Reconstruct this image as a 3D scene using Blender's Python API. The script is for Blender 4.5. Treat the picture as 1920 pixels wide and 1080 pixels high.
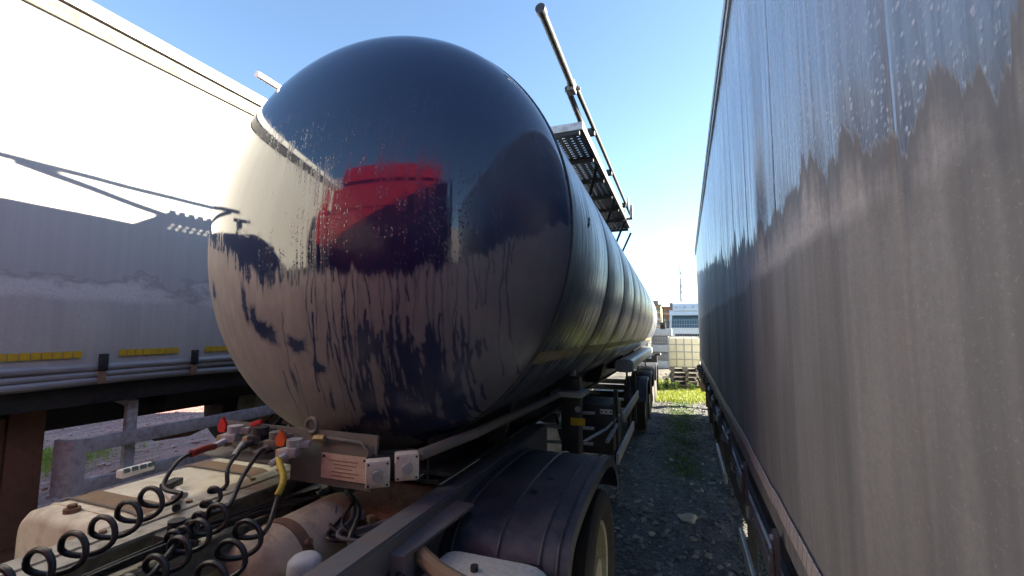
import bpy, bmesh, math, random
import numpy as np
from mathutils import Vector, Matrix

random.seed(7); rng = np.random.default_rng(7)
R_ = math.radians
scene = bpy.context.scene
COL = scene.collection
for o in list(bpy.data.objects): bpy.data.objects.remove(o)

# ------------------------------------------------------------------ camera, sky, sun, exposure
H = 1.95                                   # eye height
cam_d = bpy.data.cameras.new('camera'); cam = bpy.data.objects.new('camera', cam_d); COL.objects.link(cam)
FPX = 830.0; VPX, VPY = 1272.0, 617.0      # focal length in photo pixels, vanishing point of the parked trailers
cam_d.sensor_width = 36; cam_d.lens = 36 * FPX / 1920
cam_d.clip_start = 0.02; cam_d.clip_end = 3000
yv = Vector(((VPX - 960) / FPX, (540 - VPY) / FPX, 1)).normalized()
xr = Vector((1, 0, 0)); zv = yv.cross(xr).normalized()
if zv.y < 0: zv = -zv
xv = yv.cross(zv); xv = xv if xv.x > 0 else -xv
Rw = Matrix((xv, yv, zv))                  # camera frame (right, up, forward) -> world
right = Rw @ Vector((1, 0, 0)); up = Rw @ Vector((0, 1, 0)); fwd = Rw @ Vector((0, 0, 1))
m = Matrix((right, up, -fwd)).transposed().to_4x4(); m.translation = Vector((0, 0, H))
cam.matrix_world = m
scene.camera = cam

SUN = Vector((1.0, 0.70, 0.43)).normalized()
elev = math.asin(SUN.z); azim = math.atan2(SUN.x, SUN.y)
world = bpy.data.worlds.new('World'); scene.world = world; world.use_nodes = True
wn = world.node_tree; bg = wn.nodes['Background']
sky = wn.nodes.new('ShaderNodeTexSky'); sky.sky_type = 'NISHITA'; sky.sun_disc = False
sky.sun_elevation = elev; sky.sun_rotation = azim
sky.altitude = 0; sky.air_density = 1.0; sky.dust_density = 0.15; sky.ozone_density = 2.2
wn.links.new(sky.outputs[0], bg.inputs[0]); bg.inputs[1].default_value = 0.05
sd = bpy.data.lights.new('sun', 'SUN'); sd.energy = 5.0; sd.angle = R_(0.5); sd.color = (1.0, 0.90, 0.72)
sun = bpy.data.objects.new('sun', sd); COL.objects.link(sun)
sun.rotation_euler = (-SUN).to_track_quat('-Z', 'Y').to_euler(); sun.location = (20, 17, 12)
scene.view_settings.view_transform = 'Standard'; scene.view_settings.look = 'None'
scene.view_settings.gamma = 1.0; scene.view_settings.exposure = 2.98
scene.render.engine = 'CYCLES'
scene.cycles.max_bounces = 6; scene.cycles.diffuse_bounces = 3; scene.cycles.glossy_bounces = 3; scene.cycles.caustics_reflective = False; scene.cycles.caustics_refractive = False

# ------------------------------------------------------------------ node helpers
class NT:
    def __init__(s, name):
        s.m = bpy.data.materials.new(name); s.m.use_nodes = True
        s.t = s.m.node_tree; s.b = s.t.nodes['Principled BSDF']
    def put(s, sock, v):
        if hasattr(v, 'is_output') or isinstance(v, bpy.types.NodeSocket): s.t.links.new(v, sock)
        elif isinstance(v, (tuple, list)) and len(v) == 3 and len(sock.default_value) == 4: sock.default_value = (*v, 1)
        else: sock.default_value = v
    def n(s, typ, **k):
        nd = s.t.nodes.new('ShaderNode' + typ)
        for a, b in k.items(): setattr(nd, a, b)
        return nd
    def obj(s): return s.n('TexCoord').outputs['Object']
    def uv(s): return s.n('UVMap').outputs['UV']
    def attr(s, name): return s.n('Attribute', attribute_name=name).outputs['Fac']
    def sep(s, v):
        nd = s.n('SeparateXYZ'); s.put(nd.inputs[0], v); return nd.outputs
    def comb(s, x=0., y=0., z=0.):
        nd = s.n('CombineXYZ')
        for i, v in enumerate((x, y, z)): s.put(nd.inputs[i], v)
        return nd.outputs[0]
    def scale(s, v, sc):
        nd = s.n('VectorMath', operation='MULTIPLY'); s.put(nd.inputs[0], v); nd.inputs[1].default_value = sc; return nd.outputs[0]
    def noise(s, v, sc=5., det=3., ro=.55, col=False):
        nd = s.n('TexNoise'); s.put(nd.inputs['Vector'], v); nd.inputs['Scale'].default_value = sc
        nd.inputs['Detail'].default_value = det; nd.inputs['Roughness'].default_value = ro
        return nd.outputs[1 if col else 0]
    def vor(s, v, sc=5., out='Distance', feat='F1'):
        nd = s.n('TexVoronoi', feature=feat); s.put(nd.inputs['Vector'], v); nd.inputs['Scale'].default_value = sc
        return nd.outputs[out]
    def ma(s, op, a, b=0., c=0., clamp=False):
        nd = s.n('Math', operation=op, use_clamp=clamp)
        for i, v in enumerate((a, b, c)):
            if i < len(nd.inputs): s.put(nd.inputs[i], v)
        return nd.outputs[0]
    def ss(s, v, a, b, lo=0., hi=1.):
        nd = s.n('MapRange', interpolation_type='SMOOTHSTEP')
        s.put(nd.inputs[0], v)
        for i, x in zip((1, 2, 3, 4), (a, b, lo, hi)): s.put(nd.inputs[i], x)
        return nd.outputs[0]
    def lin(s, v, a, b, lo, hi):
        nd = s.n('MapRange'); s.put(nd.inputs[0], v)
        for i, x in zip((1, 2, 3, 4), (a, b, lo, hi)): s.put(nd.inputs[i], x)
        return nd.outputs[0]
    def mix(s, f, a, b):
        nd = s.n('Mix', data_type='RGBA'); s.put(nd.inputs[0], f); s.put(nd.inputs[6], a); s.put(nd.inputs[7], b); return nd.outputs[2]
    def mixf(s, f, a, b):
        nd = s.n('Mix', data_type='FLOAT'); s.put(nd.inputs[0], f); s.put(nd.inputs[2], a); s.put(nd.inputs[3], b); return nd.outputs[0]
    def bump(s, h, st=.3, dist=.01, normal=None):
        nd = s.n('Bump'); s.put(nd.inputs['Height'], h); s.put(nd.inputs['Strength'], st); nd.inputs['Distance'].default_value = dist
        if normal is not None: s.put(nd.inputs['Normal'], normal)
        return nd.outputs[0]
    def set(s, **k):
        names = dict(col='Base Color', rough='Roughness', metal='Metallic', spec='Specular IOR Level', ior='IOR', normal='Normal',
                     coat='Coat Weight', trans='Transmission Weight', emit='Emission Color', emits='Emission Strength', alpha='Alpha')
        for a, v in k.items(): s.put(s.b.inputs[names[a]], v)
        return s.m

def paint(name, col, rough=.5, metal=0., var=.2, dirt=(.09, .075, .06), amt=.4, sc=6., bump=.15, spec=.5, coat=0., grain=60.):
    N = NT(name); v = N.obj()
    a = N.noise(v, sc, 5, .6); b = N.noise(v, sc * 3.1, 4, .6); g = N.noise(v, grain, 2, .6)
    c1 = tuple(x * (1 - var) for x in col); c2 = tuple(min(1, x * (1 + var)) for x in col)
    c = N.mix(a, c1, c2)
    d = N.ma('MULTIPLY', N.ss(N.ma('ADD', N.ma('MULTIPLY', a, .5), N.ma('MULTIPLY', b, .5)), .42, .66), amt)
    c = N.mix(d, c, dirt)
    r = N.ma('ADD', N.ma('MULTIPLY', d, .35), N.lin(g, .3, .7, rough - .06, rough + .08), clamp=True)
    return N.set(col=c, rough=r, metal=N.ma('MULTIPLY', N.ma('SUBTRACT', 1, d), metal), spec=spec, coat=coat,
                 normal=N.bump(N.ma('ADD', g, N.ma('MULTIPLY', b, 2)), bump, .004))

# ------------------------------------------------------------------ mesh helpers
ORG = {}
class B:
    """collects faces; build() links them as ONE mesh object"""
    def __init__(s): s.v = []; s.f = []; s.uv = None
    def add(s, vs, fs):
        k = len(s.v); s.v += [tuple(p) for p in vs]; s.f += [tuple(i + k for i in f) for f in fs]; return s
    def box(s, c, d, rz=0., bev=.0, rx=0., ry=0.):
        bm = bmesh.new(); bmesh.ops.create_cube(bm, size=1)
        for w in bm.verts: w.co = Vector((w.co.x * d[0], w.co.y * d[1], w.co.z * d[2]))
        if bev > 0:
            bmesh.ops.bevel(bm, geom=list(bm.edges), offset=min(bev, min(d) * .45), segments=2, affect='EDGES', profile=.6)
        M = Matrix.Translation(c) @ Matrix.Rotation(rz, 4, 'Z') @ Matrix.Rotation(ry, 4, 'Y') @ Matrix.Rotation(rx, 4, 'X')
        bm.verts.index_update()
        s.add([M @ w.co for w in bm.verts], [[w.index for w in f.verts] for f in bm.faces]); bm.free(); return s
    def box2(s, a, b, bev=0.):
        a = Vector(a); b = Vector(b)
        return s.box((a + b) / 2, [abs(x) for x in (b - a)], bev=bev)
    def tube(s, pts, r, n=10, cap=True, closed=False):
        P = [Vector(p) for p in pts]; L = len(P); rr = r if hasattr(r, '__len__') else [r] * L
        t0 = (P[1] - P[0]).normalized(); u = t0.orthogonal().normalized(); vs = []
        for i, p in enumerate(P):
            a = P[i - 1] if (i or closed) else P[i]; b = P[(i + 1) % L] if (i < L - 1 or closed) else P[i]
            t = (b - a).normalized(); u = (u - t * u.dot(t)).normalized(); w = t.cross(u)
            for j in range(n):
                q = 2 * math.pi * j / n; vs.append(p + (u * math.cos(q) + w * math.sin(q)) * rr[i])
        fs = []
        for i in range(L if closed else L - 1):
            for j in range(n):
                i2 = (i + 1) % L
                fs.append((i * n + j, i * n + (j + 1) % n, i2 * n + (j + 1) % n, i2 * n + j))
        if cap and not closed: fs += [tuple(reversed(range(n))), tuple((L - 1) * n + j for j in range(n))]
        return s.add(vs, fs)
    def bar(s, a, b, w, h, bev=0.):
        """rectangular bar from a to b, w horizontal, h vertical"""
        a = Vector(a); b = Vector(b); t = (b - a); L = t.length; t.normalize()
        side = t.cross(Vector((0, 0, 1)))
        side = Vector((1, 0, 0)) if side.length < 1e-4 else side.normalized()
        upv = side.cross(t)
        bm = bmesh.new(); bmesh.ops.create_cube(bm, size=1)
        for q in bm.verts: q.co = Vector((q.co.x * w, q.co.y * L, q.co.z * h))
        if bev > 0: bmesh.ops.bevel(bm, geom=list(bm.edges), offset=min(bev, min(w, h) * .45), segments=2, affect='EDGES', profile=.6)
        bm.verts.index_update(); c = (a + b) / 2
        s.add([c + side * q.co.x + t * q.co.y + upv * q.co.z for q in bm.verts], [[q.index for q in f.verts] for f in bm.faces]); bm.free(); return s
    def lathe(s, prof, axis_o, axis='x', n=48, a0=0., a1=2 * math.pi):
        """prof: (along, radius)"""
        o = Vector(axis_o); full = abs(a1 - a0 - 2 * math.pi) < 1e-6; m_ = n if full else n + 1; vs = []
        for (h, r) in prof:
            for j in range(m_):
                q = a0 + (a1 - a0) * j / n; c, k = math.cos(q) * r, math.sin(q) * r
                vs.append(o + (Vector((h, c, k)) if axis == 'x' else Vector((c, h, k)) if axis == 'y' else Vector((c, k, h))))
        fs = []
        for i in range(len(prof) - 1):
            for j in range(n if full else n):
                j2 = (j + 1) % m_ if full else j + 1
                fs.append((i * m_ + j, i * m_ + j2, (i + 1) * m_ + j2, (i + 1) * m_ + j))
        return s.add(vs, fs)
    def prism(s, poly, axis, a, b):
        """poly in the two other axes, extruded a..b along axis ('x': (y,z), 'y': (x,z), 'z': (x,y))"""
        def P(p, h): return (h, p[0], p[1]) if axis == 'x' else (p[0], h, p[1]) if axis == 'y' else (p[0], p[1], h)
        n = len(poly)
        return s.add([P(p, a) for p in poly] + [P(p, b) for p in poly],
                     [tuple(range(n)), tuple(range(2 * n - 1, n - 1, -1))] + [(i, (i + 1) % n, n + (i + 1) % n, n + i) for i in range(n)])
    def mesh(s, name, mat, smooth=True, ang=40, org=(0, 0, 0)):
        me = bpy.data.meshes.new(name); o = Vector(org)
        me.from_pydata([Vector(p) - o for p in s.v], [], s.f)
        bm = bmesh.new(); bm.from_mesh(me); bmesh.ops.recalc_face_normals(bm, faces=bm.faces); bm.to_mesh(me); bm.free()
        if smooth:
            me.polygons.foreach_set('use_smooth', [True] * len(me.polygons))
            me.set_sharp_from_angle(angle=R_(ang))
        if s.uv is not None:
            uvl = me.uv_layers.new(name='UVMap'); li = np.empty(len(me.loops), int); me.loops.foreach_get('vertex_index', li)
            uvl.data.foreach_set('uv', np.asarray(s.uv, float)[li].ravel())
        me.materials.append(mat); return me
    def build(s, name, mat, parent=None, smooth=True, ang=40, loc=None):
        org = ORG.get(parent.name, Vector()) if parent else Vector(loc or (0, 0, 0))
        me = s.mesh(name, mat, smooth, ang, org)
        o = bpy.data.objects.new(name, me); COL.objects.link(o)
        if parent: o.parent = parent; ORG[o.name] = org
        else: o.location = org; ORG[o.name] = org
        return o
def place(name, me, parent, loc, rot=(0, 0, 0)):
    o = bpy.data.objects.new(name, me); COL.objects.link(o); loc = Vector(loc)
    o.rotation_euler = rot
    if parent: o.parent = parent; o.location = loc - ORG[parent.name]
    else: o.location = loc
    ORG[o.name] = loc; return o
def empty(name, loc, label, cat, group=None):
    o = bpy.data.objects.new(name, None); COL.objects.link(o); o.location = loc; o.empty_display_size = .2
    ORG[o.name] = Vector(loc); return tag(o, label, cat, group)
def tag(o, label=None, cat=None, group=None, kind=None):
    for k, v in (('label', label), ('category', cat), ('group', group), ('kind', kind)):
        if v: o[k] = v
    return o
def part(name, fn, mat, parent, smooth=True, ang=40):
    b = B(); fn(b); return b.build(name, mat, parent, smooth, ang)

# ------------------------------------------------------------------ materials
M_ = {}
M_['chassis'] = paint('chassis_black', (.018, .02, .024), .5, 0, .3, (.06, .05, .04), .5)
M_['chassis_grey'] = paint('chassis_grey', (.17, .17, .165), .6, 0, .3, (.20, .16, .11), .6, 9)
M_['rail_dusty'] = paint('dusty_rail', (.52, .51, .43), .65, 0, .25, (.10, .075, .05), .6, 8)
M_['roofrail'] = paint('weathered_roof_rail', (.075, .072, .058), .6, 0, .15, (.06, .055, .045), .4, 8)
M_['deck'] = paint('weathered_deck', (.03, .032, .034), .6, .2, .2, (.04, .038, .035), .5, 9)
M_['rail_dark'] = paint('dark_rail', (.16, .165, .185), .5, 0, .3, (.20, .14, .09), .55, 7)
M_['rust'] = paint('rusty_steel', (.22, .12, .08), .8, 0, .4, (.16, .10, .07), .7, 7, .5)
M_['rubber'] = paint('tyre_rubber', (.014, .014, .015), .75, 0, .25, (.06, .05, .045), .5, 8, .3)
M_['hose'] = paint('hose_rubber', (.018, .018, .02), .38, 0, .2, (.08, .07, .06), .4, 14)
M_['plastic'] = paint('black_plastic', (.022, .024, .03), .45, 0, .25, (.09, .08, .075), .4, 9)
M_['fender'] = paint('mudguard_plastic', (.032, .038, .056), .42, 0, .25, (.15, .13, .14), .45, 5, .2)
M_['fuel'] = paint('off_white_tank', (.84, .79, .63), .5, .0, .08, (.40, .32, .20), .6, 4, .2)
M_['strap'] = paint('rusty_strap', (.27, .18, .11), .75, 0, .3, (.28, .20, .13), .6, 10, .3)
M_['air'] = paint('air_tank_paint', (.60, .47, .35), .55, 0, .2, (.2, .15, .12), .6, 5, .2)
M_['alu'] = paint('aluminium', (.45, .46, .47), .42, .75, .1, (.15, .14, .12), .4, 7)
M_['galv'] = paint('galvanised', (.42, .44, .46), .5, .35, .15, (.14, .12, .10), .45, 7)
M_['guard'] = paint('grey_guard_paint', (.58, .61, .64), .6, 0, .15, (.12, .09, .07), .5, 8)
M_['white'] = paint('white_paint', (.74, .74, .72), .45, 0, .06, (.40, .36, .30), .35, 6)
M_['cream'] = paint('cream_plastic', (.76, .71, .62), .5, 0, .08, (.3, .25, .2), .4, 20)
M_['red'] = paint('red_cab_paint', (.25, .009, .008), .28, 0, .1, (.2, .03, .025), .25, 3, .03, coat=.5)
M_['redflap'] = paint('red_plastic', (.62, .03, .03), .4, 0, .1, (.3, .05, .04), .3, 20)
M_['orange'] = paint('orange_plastic', (.75, .13, .03), .4, 0, .1, (.3, .08, .04), .3, 20)
M_['brass'] = paint('brass', (.42, .30, .15), .5, .6, .2, (.18, .13, .08), .5, 20)
M_['tan'] = paint('tan_block', (.45, .33, .21), .6, 0, .2, (.2, .14, .09), .5, 20)
M_['castalu'] = paint('cast_aluminium', (.6, .61, .65), .45, .6, .2, (.12, .11, .10), .5, 25)
M_['yellow'] = paint('yellow_sleeve', (.62, .45, .03), .5, 0, .1, (.2, .15, .06), .4, 20)
M_['redsleeve'] = paint('red_sleeve', (.38, .045, .03), .5, 0, .1, (.15, .06, .05), .4, 20)
M_['tape_y'] = paint('yellow_reflective_tape', (.70, .46, .015), .45, 0, .08, (.35, .27, .1), .4, 25)
M_['tape_w'] = paint('pale_reflective_tape', (.86, .76, .69), .4, 0, .1, (.3, .24, .2), .4, 18)
M_['tape_t'] = paint('dull_reflective_tape', (.33, .26, .14), .4, 0, .2, (.1, .09, .06), .5, 5)
M_['platepink'] = paint('faded_number_plate', (.66, .50, .40), .6, 0, .1, (.35, .25, .2), .5, 14)
M_['rim'] = paint('pale_rim', (.50, .47, .36), .5, .1, .12, (.2, .17, .12), .5, 8)
M_['purple'] = paint('buckle_steel', (.14, .115, .12), .5, .4, .2, (.08, .06, .05), .5, 20)
M_['glass'] = NT('windscreen').set(col=(.05, .10, .13), rough=.06, spec=.8)
M_['wood'] = paint('pallet_wood', (.17, .145, .115), .85, 0, .3, (.07, .06, .05), .6, 7, .4)
M_['ibc'] = paint('milky_plastic', (.74, .68, .50), .5, 0, .05, (.55, .46, .3), .4, 3)
M_['brick1'] = paint('tan_facade', (.42, .27, .15), .85, 0, .08, (.3, .19, .11), .3, .3)
M_['brick2'] = paint('brown_facade', (.26, .135, .085), .85, 0, .08, (.2, .1, .07), .3, .3)
M_['window'] = NT('far_window').set(col=(.10, .11, .13), rough=.15)
M_['stone'] = paint('pale_stone', (.36, .35, .33), .8, 0, .2, (.14, .13, .12), .5, 12, .5)
M_['print'] = paint('dark_print', (.05, .05, .05), .6, 0, .1, (.1, .1, .1), .2)
M_['sealing'] = NT('dark_seam').set(col=(.012, .012, .014), rough=.6)

def tank_head_mat():
    N = NT('dewy_tank_head'); v = N.obj(); dew = N.attr('dew'); trk = N.attr('track')
    mott = N.noise(v, 9, 5, .6); g = N.noise(v, 160, 2, .7)
    dew = N.ma('MULTIPLY', dew, N.lin(mott, .3, .75, .8, 1.0))
    stk = N.noise(N.scale(v, (26, 26, 1.6)), 1., 4, .65); sp2 = N.noise(v, 420, 2, .7)
    dew = N.ma('MULTIPLY', dew, N.lin(stk, .3, .7, .72, 1.0))
    filmc = N.mix(N.ma('ADD', N.ma('MULTIPLY', mott, .5), N.ma('MULTIPLY', stk, .5)), (.30, .285, .265), (.42, .395, .365))
    filmc = N.mix(N.ma('MULTIPLY', N.ss(g, .5, .75), .35), filmc, (.5, .46, .43)); filmc = N.mix(N.ma('MULTIPLY', N.ss(sp2, .52, .7), .4), filmc, (.18, .165, .16))
    c = N.mix(dew, (.005, .018, .066), filmc)
    drops = N.vor(N.scale(v, (1, 1, .55)), 95.)
    dm = N.ma('MULTIPLY', N.ss(drops, .38, .12), trk); dew0 = dew; dew = N.ma('MAXIMUM', dew, N.ma('MULTIPLY', trk, N.ma('ADD', .05, N.ma('MULTIPLY', N.ss(drops, .42, .1), .10))))
    r = N.mixf(N.ma('POWER', dew0, .5), N.ma('ADD', .05, N.ma('MULTIPLY', trk, .22)), .62)
    b1 = N.bump(dm, .35, .004); b2 = N.bump(g, N.ma('MULTIPLY', dew, .25), .003, b1)
    return N.set(col=c, rough=r, ior=1.68, normal=b2)
M_['head'] = tank_head_mat()
def tank_shell_mat():
    N = NT('dewy_tank_shell'); uv = N.uv(); s_ = N.sep(uv); u, w = s_[0], s_[1]
    wob = N.noise(N.comb(N.ma('MULTIPLY', u, 6.), N.ma('MULTIPLY', w, 3.)), 1., 2)
    uu = N.ma('ADD', N.ma('MULTIPLY', u, 34.), N.ma('MULTIPLY', wob, .8))
    st = N.noise(N.comb(uu, N.ma('MULTIPLY', w, 1.3)), 1., 3, .6)
    st2 = N.noise(N.comb(N.ma('MULTIPLY', uu, 2.2), N.ma('MULTIPLY', w, 4.)), 1., 3, .65)
    big = N.noise(uv, 1.3, 4, .6)
    film = N.ss(N.ma('ADD', N.ma('MULTIPLY', st, .6), N.ma('MULTIPLY', st2, .4)), .42, .62)
    film = N.ma('MULTIPLY', film, N.lin(big, .3, .7, .5, .95))
    c = N.mix(film, (.005, .013, .040), (.165, .172, .19))
    r = N.mixf(film, .25, .5)
    return N.set(col=c, rough=r, ior=1.7, normal=N.bump(st2, .11, .004))
M_['shell'] = tank_shell_mat()

def curtain_mat(name, pale, mid, low, damp, wetc, zb, zw, jag, wetrough, far_rise=0., runk=1.):
    """tarpaulin with the tide marks that drying dew leaves: wet above, damp edge, pale dry band, dirty lower field. uv in metres (along, height)"""
    N = NT(name); uv = N.uv(); s_ = N.sep(uv); u, z = s_[0], s_[1]
    j1 = N.noise(N.comb(N.ma('MULTIPLY', u, 2.6)), 1., 2, .5); j2 = N.noise(N.comb(N.ma('MULTIPLY', u, 11.), 3.3), 1., 3, .6)
    jj = N.ma('ADD', N.ma('MULTIPLY', N.ma('SUBTRACT', j1, .5), jag), N.ma('ADD', N.ma('MULTIPLY', N.ma('MULTIPLY', N.ma('SUBTRACT', j2, .5), jag * 2.2), N.ss(N.noise(N.comb(N.ma('MULTIPLY', u, 1.9), 9.7), 1., 2, .5), .3, .7)), N.ma('MULTIPLY', N.ma('SUBTRACT', N.noise(N.comb(N.ma('MULTIPLY', u, 48.), 7.1), 1., 2, .6), .5), jag * .32)))
    if runk < 1.: jj = N.ma('MULTIPLY', N.ma('SUBTRACT', N.noise(N.scale(uv, (1.2, 2.2, 1)), 2.2, 5, .62), .5), jag * 1.5)
    zed = N.ma('SUBTRACT', N.ma('SUBTRACT', z, zw), jj)
    if far_rise: zed = N.ma('SUBTRACT', zed, N.ma('MULTIPLY', N.ma('MAXIMUM', N.ma('SUBTRACT', u, 2.2), 0.), far_rise))
    if far_rise: zed = N.ma('ADD', zed, N.ma('MULTIPLY', N.ma('MAXIMUM', N.ma('SUBTRACT', 1.35, u), 0.), .20))
    wet = N.ss(zed, -.006, .012)
    soft = N.noise(uv, 14., 3, .6)
    dampm = N.ma('MULTIPLY', N.ss(N.ma('ADD', zed, N.ma('MULTIPLY', soft, .12)), -.10, .05), N.ma('SUBTRACT', 1., wet))
    e2 = N.noise(N.comb(N.ma('MULTIPLY', u, 3.), N.ma('MULTIPLY', z, .6)), 1., 3)
    lowm = N.ss(N.ma('ADD', N.ma('SUBTRACT', z, zb), N.ma('MULTIPLY', N.ma('SUBTRACT', e2, .5), .10)), .025, -.035)
    cl = N.noise(N.comb(N.ma('MULTIPLY', u, 2.2), N.ma('MULTIPLY', z, .8)), 1., 5, .62)
    fine = N.noise(uv, 55., 3, .65); spk = N.noise(uv, 330., 2, .7)
    drip = N.noise(N.comb(N.ma('MULTIPLY', u, 16.), N.ma('MULTIPLY', z, .5)), 1., 3, .6)
    pale2 = N.mix(N.ss(N.noise(N.comb(N.ma('MULTIPLY', u, 3.4), N.ma('MULTIPLY', z, 1.1)), 1., 4, .6), .34, .50), tuple(.5 * (p + q) for p, q in zip(mid, pale)), pale)
    c = N.mix(lowm, pale2, N.mix(N.ss(N.ma('ADD', N.ma('MULTIPLY', cl, .55), N.ma('MULTIPLY', drip, .45)), .36, .66), low, mid))
    c = N.mix(N.ma('MULTIPLY', N.ss(N.ma('ADD', N.ma('MULTIPLY', fine, .5), N.ma('MULTIPLY', spk, .5)), .40, .66), .5), c, tuple(x * .66 for x in mid))
    c = N.mix(N.ma('MULTIPLY', N.ss(N.noise(uv, 120., 2, .6), .60, .70), .18), c, tuple(min(1, x * 1.35) for x in pale))
    c = N.mix(N.ma('MULTIPLY', dampm, .85), c, damp)
    # wet field: water runs and clinging drops, with reflected sky painted into their colour
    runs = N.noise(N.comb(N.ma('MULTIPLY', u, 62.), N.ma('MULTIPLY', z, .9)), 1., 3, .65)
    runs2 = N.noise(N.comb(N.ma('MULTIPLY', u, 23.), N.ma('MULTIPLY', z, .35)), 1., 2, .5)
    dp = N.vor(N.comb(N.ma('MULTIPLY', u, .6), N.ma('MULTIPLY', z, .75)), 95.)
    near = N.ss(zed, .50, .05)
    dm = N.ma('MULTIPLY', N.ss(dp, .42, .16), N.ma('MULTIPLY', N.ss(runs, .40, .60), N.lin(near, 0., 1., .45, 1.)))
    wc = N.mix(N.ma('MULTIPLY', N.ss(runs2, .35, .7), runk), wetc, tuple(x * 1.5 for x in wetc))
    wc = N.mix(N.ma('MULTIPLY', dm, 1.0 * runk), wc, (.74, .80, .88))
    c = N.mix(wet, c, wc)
    rgh = N.mixf(wet, N.lin(fine, .3, .7, .62, .78), N.mixf(N.ss(runs, .35, .65), wetrough, wetrough + .2))
    rgh = N.mixf(N.ma('MULTIPLY', dampm, .7), rgh, .5)
    hgt = N.ma('ADD', N.ma('MULTIPLY', spk, .35), N.ma('MULTIPLY', N.ma('MULTIPLY', wet, dm), 2.2 * runk))
    hgt = N.ma('ADD', hgt, N.ma('MULTIPLY', N.ma('MULTIPLY', wet, runs), 1.2 * runk))
    return N.set(col=c, rough=rgh, ior=1.6, normal=N.bump(hgt, .30, .0014))
M_['curtain_r'] = curtain_mat('grey_tarpaulin', (.72, .70, .65), (.46, .452, .42), (.27, .266, .25), (.20, .20, .193), (.22, .265, .32), 2.19, 2.38, .34, .16, .10)  # wet colour is tinted with the blue of reflected sky
M_['curtain_l'] = curtain_mat('pale_tarpaulin', (.70, .685, .63), (.58, .57, .525), (.46, .45, .415), (.33, .325, .31), (.45, .445, .415), 2.16, 2.36, .60, .55, runk=.15)

# ------------------------------------------------------------------ ground
def ground_mat():
    N = NT('gravel_yard'); v = N.obj(); s_ = N.sep(v); x, y = s_[0], s_[1]
    peb = N.vor(v, 34., 'Color'); pd = N.vor(v, 34.); sm = N.vor(v, 110., 'Color'); big = N.noise(v, .9, 5, .6); md = N.noise(v, 5., 4, .6)
    pv = N.ma('ADD', N.ma('MULTIPLY', N.sep(peb)[0], .6), N.ma('MULTIPLY', N.sep(sm)[1], .4))
    dark = N.mix(pv, (.075, .08, .088), (.19, .19, .19))
    dark = N.mix(N.ss(N.sep(peb)[1], .93, .97), dark, (.20, .19, .185))
    red = N.mix(pv, (.34, .125, .095), (.56, .29, .24))
    pale = N.mix(pv, (.13, .115, .09), (.24, .21, .165))
    moss = N.mix(md, (.07, .115, .02), (.15, .19, .045))
    c = N.mix(N.ss(N.ma('ADD', x, N.ma('MULTIPLY', big, 1.2)), -3.6, -4.8), dark, red)
    c = N.mix(N.ss(N.ma('ADD', y, N.ma('MULTIPLY', big, 3.)), 18.2, 20.), c, pale)
    rut = N.noise(N.scale(v, (2.6, .22, 1)), 1., 4, .6)
    c = N.mix(N.ma('MULTIPLY', N.ss(rut, .42, .62), .55), c, (.035, .035, .036))
    c = N.mix(N.ma('MULTIPLY', N.ss(N.noise(v, 2.3, 4, .6), .56, .66), .45), c, (.16, .15, .135))
    lane = N.ma('MULTIPLY', N.ss(N.ma('ABSOLUTE', N.ma('ADD', x, -.02)), .5, .12), N.ss(y, 5., 9.))
    c = N.mix(N.ma('MULTIPLY', N.ma('MULTIPLY', lane, N.ss(md, .36, .62)), .8), c, moss)
    return N.set(col=c, rough=.85, normal=N.bump(N.ma('ADD', N.ma('MULTIPLY', pd, -1.), N.ma('MULTIPLY', md, .8)), .9, .03))
xs = np.unique(np.concatenate([np.linspace(-600, -14, 12), np.arange(-14, -5, .3), np.arange(-5, 3, .1), np.linspace(3, 600, 14)]))
ys = np.unique(np.concatenate([np.linspace(-600, -3, 12), np.arange(-3, 22, .12), np.linspace(22, 900, 22)]))
def gz(x, y):
    d = .012 * np.sin(x * 3.1 + 1.3 * np.sin(y * 1.7)) + .010 * np.sin(y * 4.3 + 2 * np.sin(x * 2.2)) + .006 * np.sin(x * 11 + y * 7.3)
    return d * np.clip((22 - y) / 2, 0, 1) * np.clip((14 + x) / 2, 0, 1) * np.clip((3.2 - x), 0, 1) - .01
X, Y = np.meshgrid(xs, ys); Z = gz(X, Y)
b = B(); nx = len(xs)
b.v = list(zip(X.ravel(), Y.ravel(), Z.ravel()))
b.f = [(j * nx + i, j * nx + i + 1, (j + 1) * nx + i + 1, (j + 1) * nx + i) for j in range(len(ys) - 1) for i in range(nx - 1)]
M_['ground'] = ground_mat()
ground = b.build('ground', M_['ground']); ground['kind'] = 'structure'

def stone_mesh(sz, seed, mat):
    r = random.Random(seed); bm = bmesh.new(); bmesh.ops.create_icosphere(bm, subdivisions=1, radius=1)
    for w in bm.verts: w.co = Vector((w.co.x * r.uniform(.7, 1.25), w.co.y * r.uniform(.7, 1.2), w.co.z * r.uniform(.45, .8))) * sz
    bm.verts.index_update(); vs = [w.co.copy() for w in bm.verts]; fs = [[w.index for w in f.verts] for f in bm.faces]; bm.free(); return vs, fs
protos = [stone_mesh(1., k, None) for k in range(6)]
def gravel(name, n, xr_, yr_, smin, smax, mat, label):
    b = B()
    for i in range(n):
        x = random.uniform(*xr_); y = yr_[0] + (yr_[1] - yr_[0]) * random.random() ** 1.5
        s_ = smin + (smax - smin) * random.random() ** 3; vs, fs = protos[i % 6]; a = random.uniform(0, 6.28); ca, sa = math.cos(a), math.sin(a)
        z = float(gz(np.float64(x), np.float64(y)))
        b.add([(x + (p.x * ca - p.y * sa) * s_, y + (p.x * sa + p.y * ca) * s_, z + s_ * .15 + p.z * s_) for p in vs], fs)
    return tag(b.build(name, mat), label, 'gravel', kind='stuff')
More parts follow.
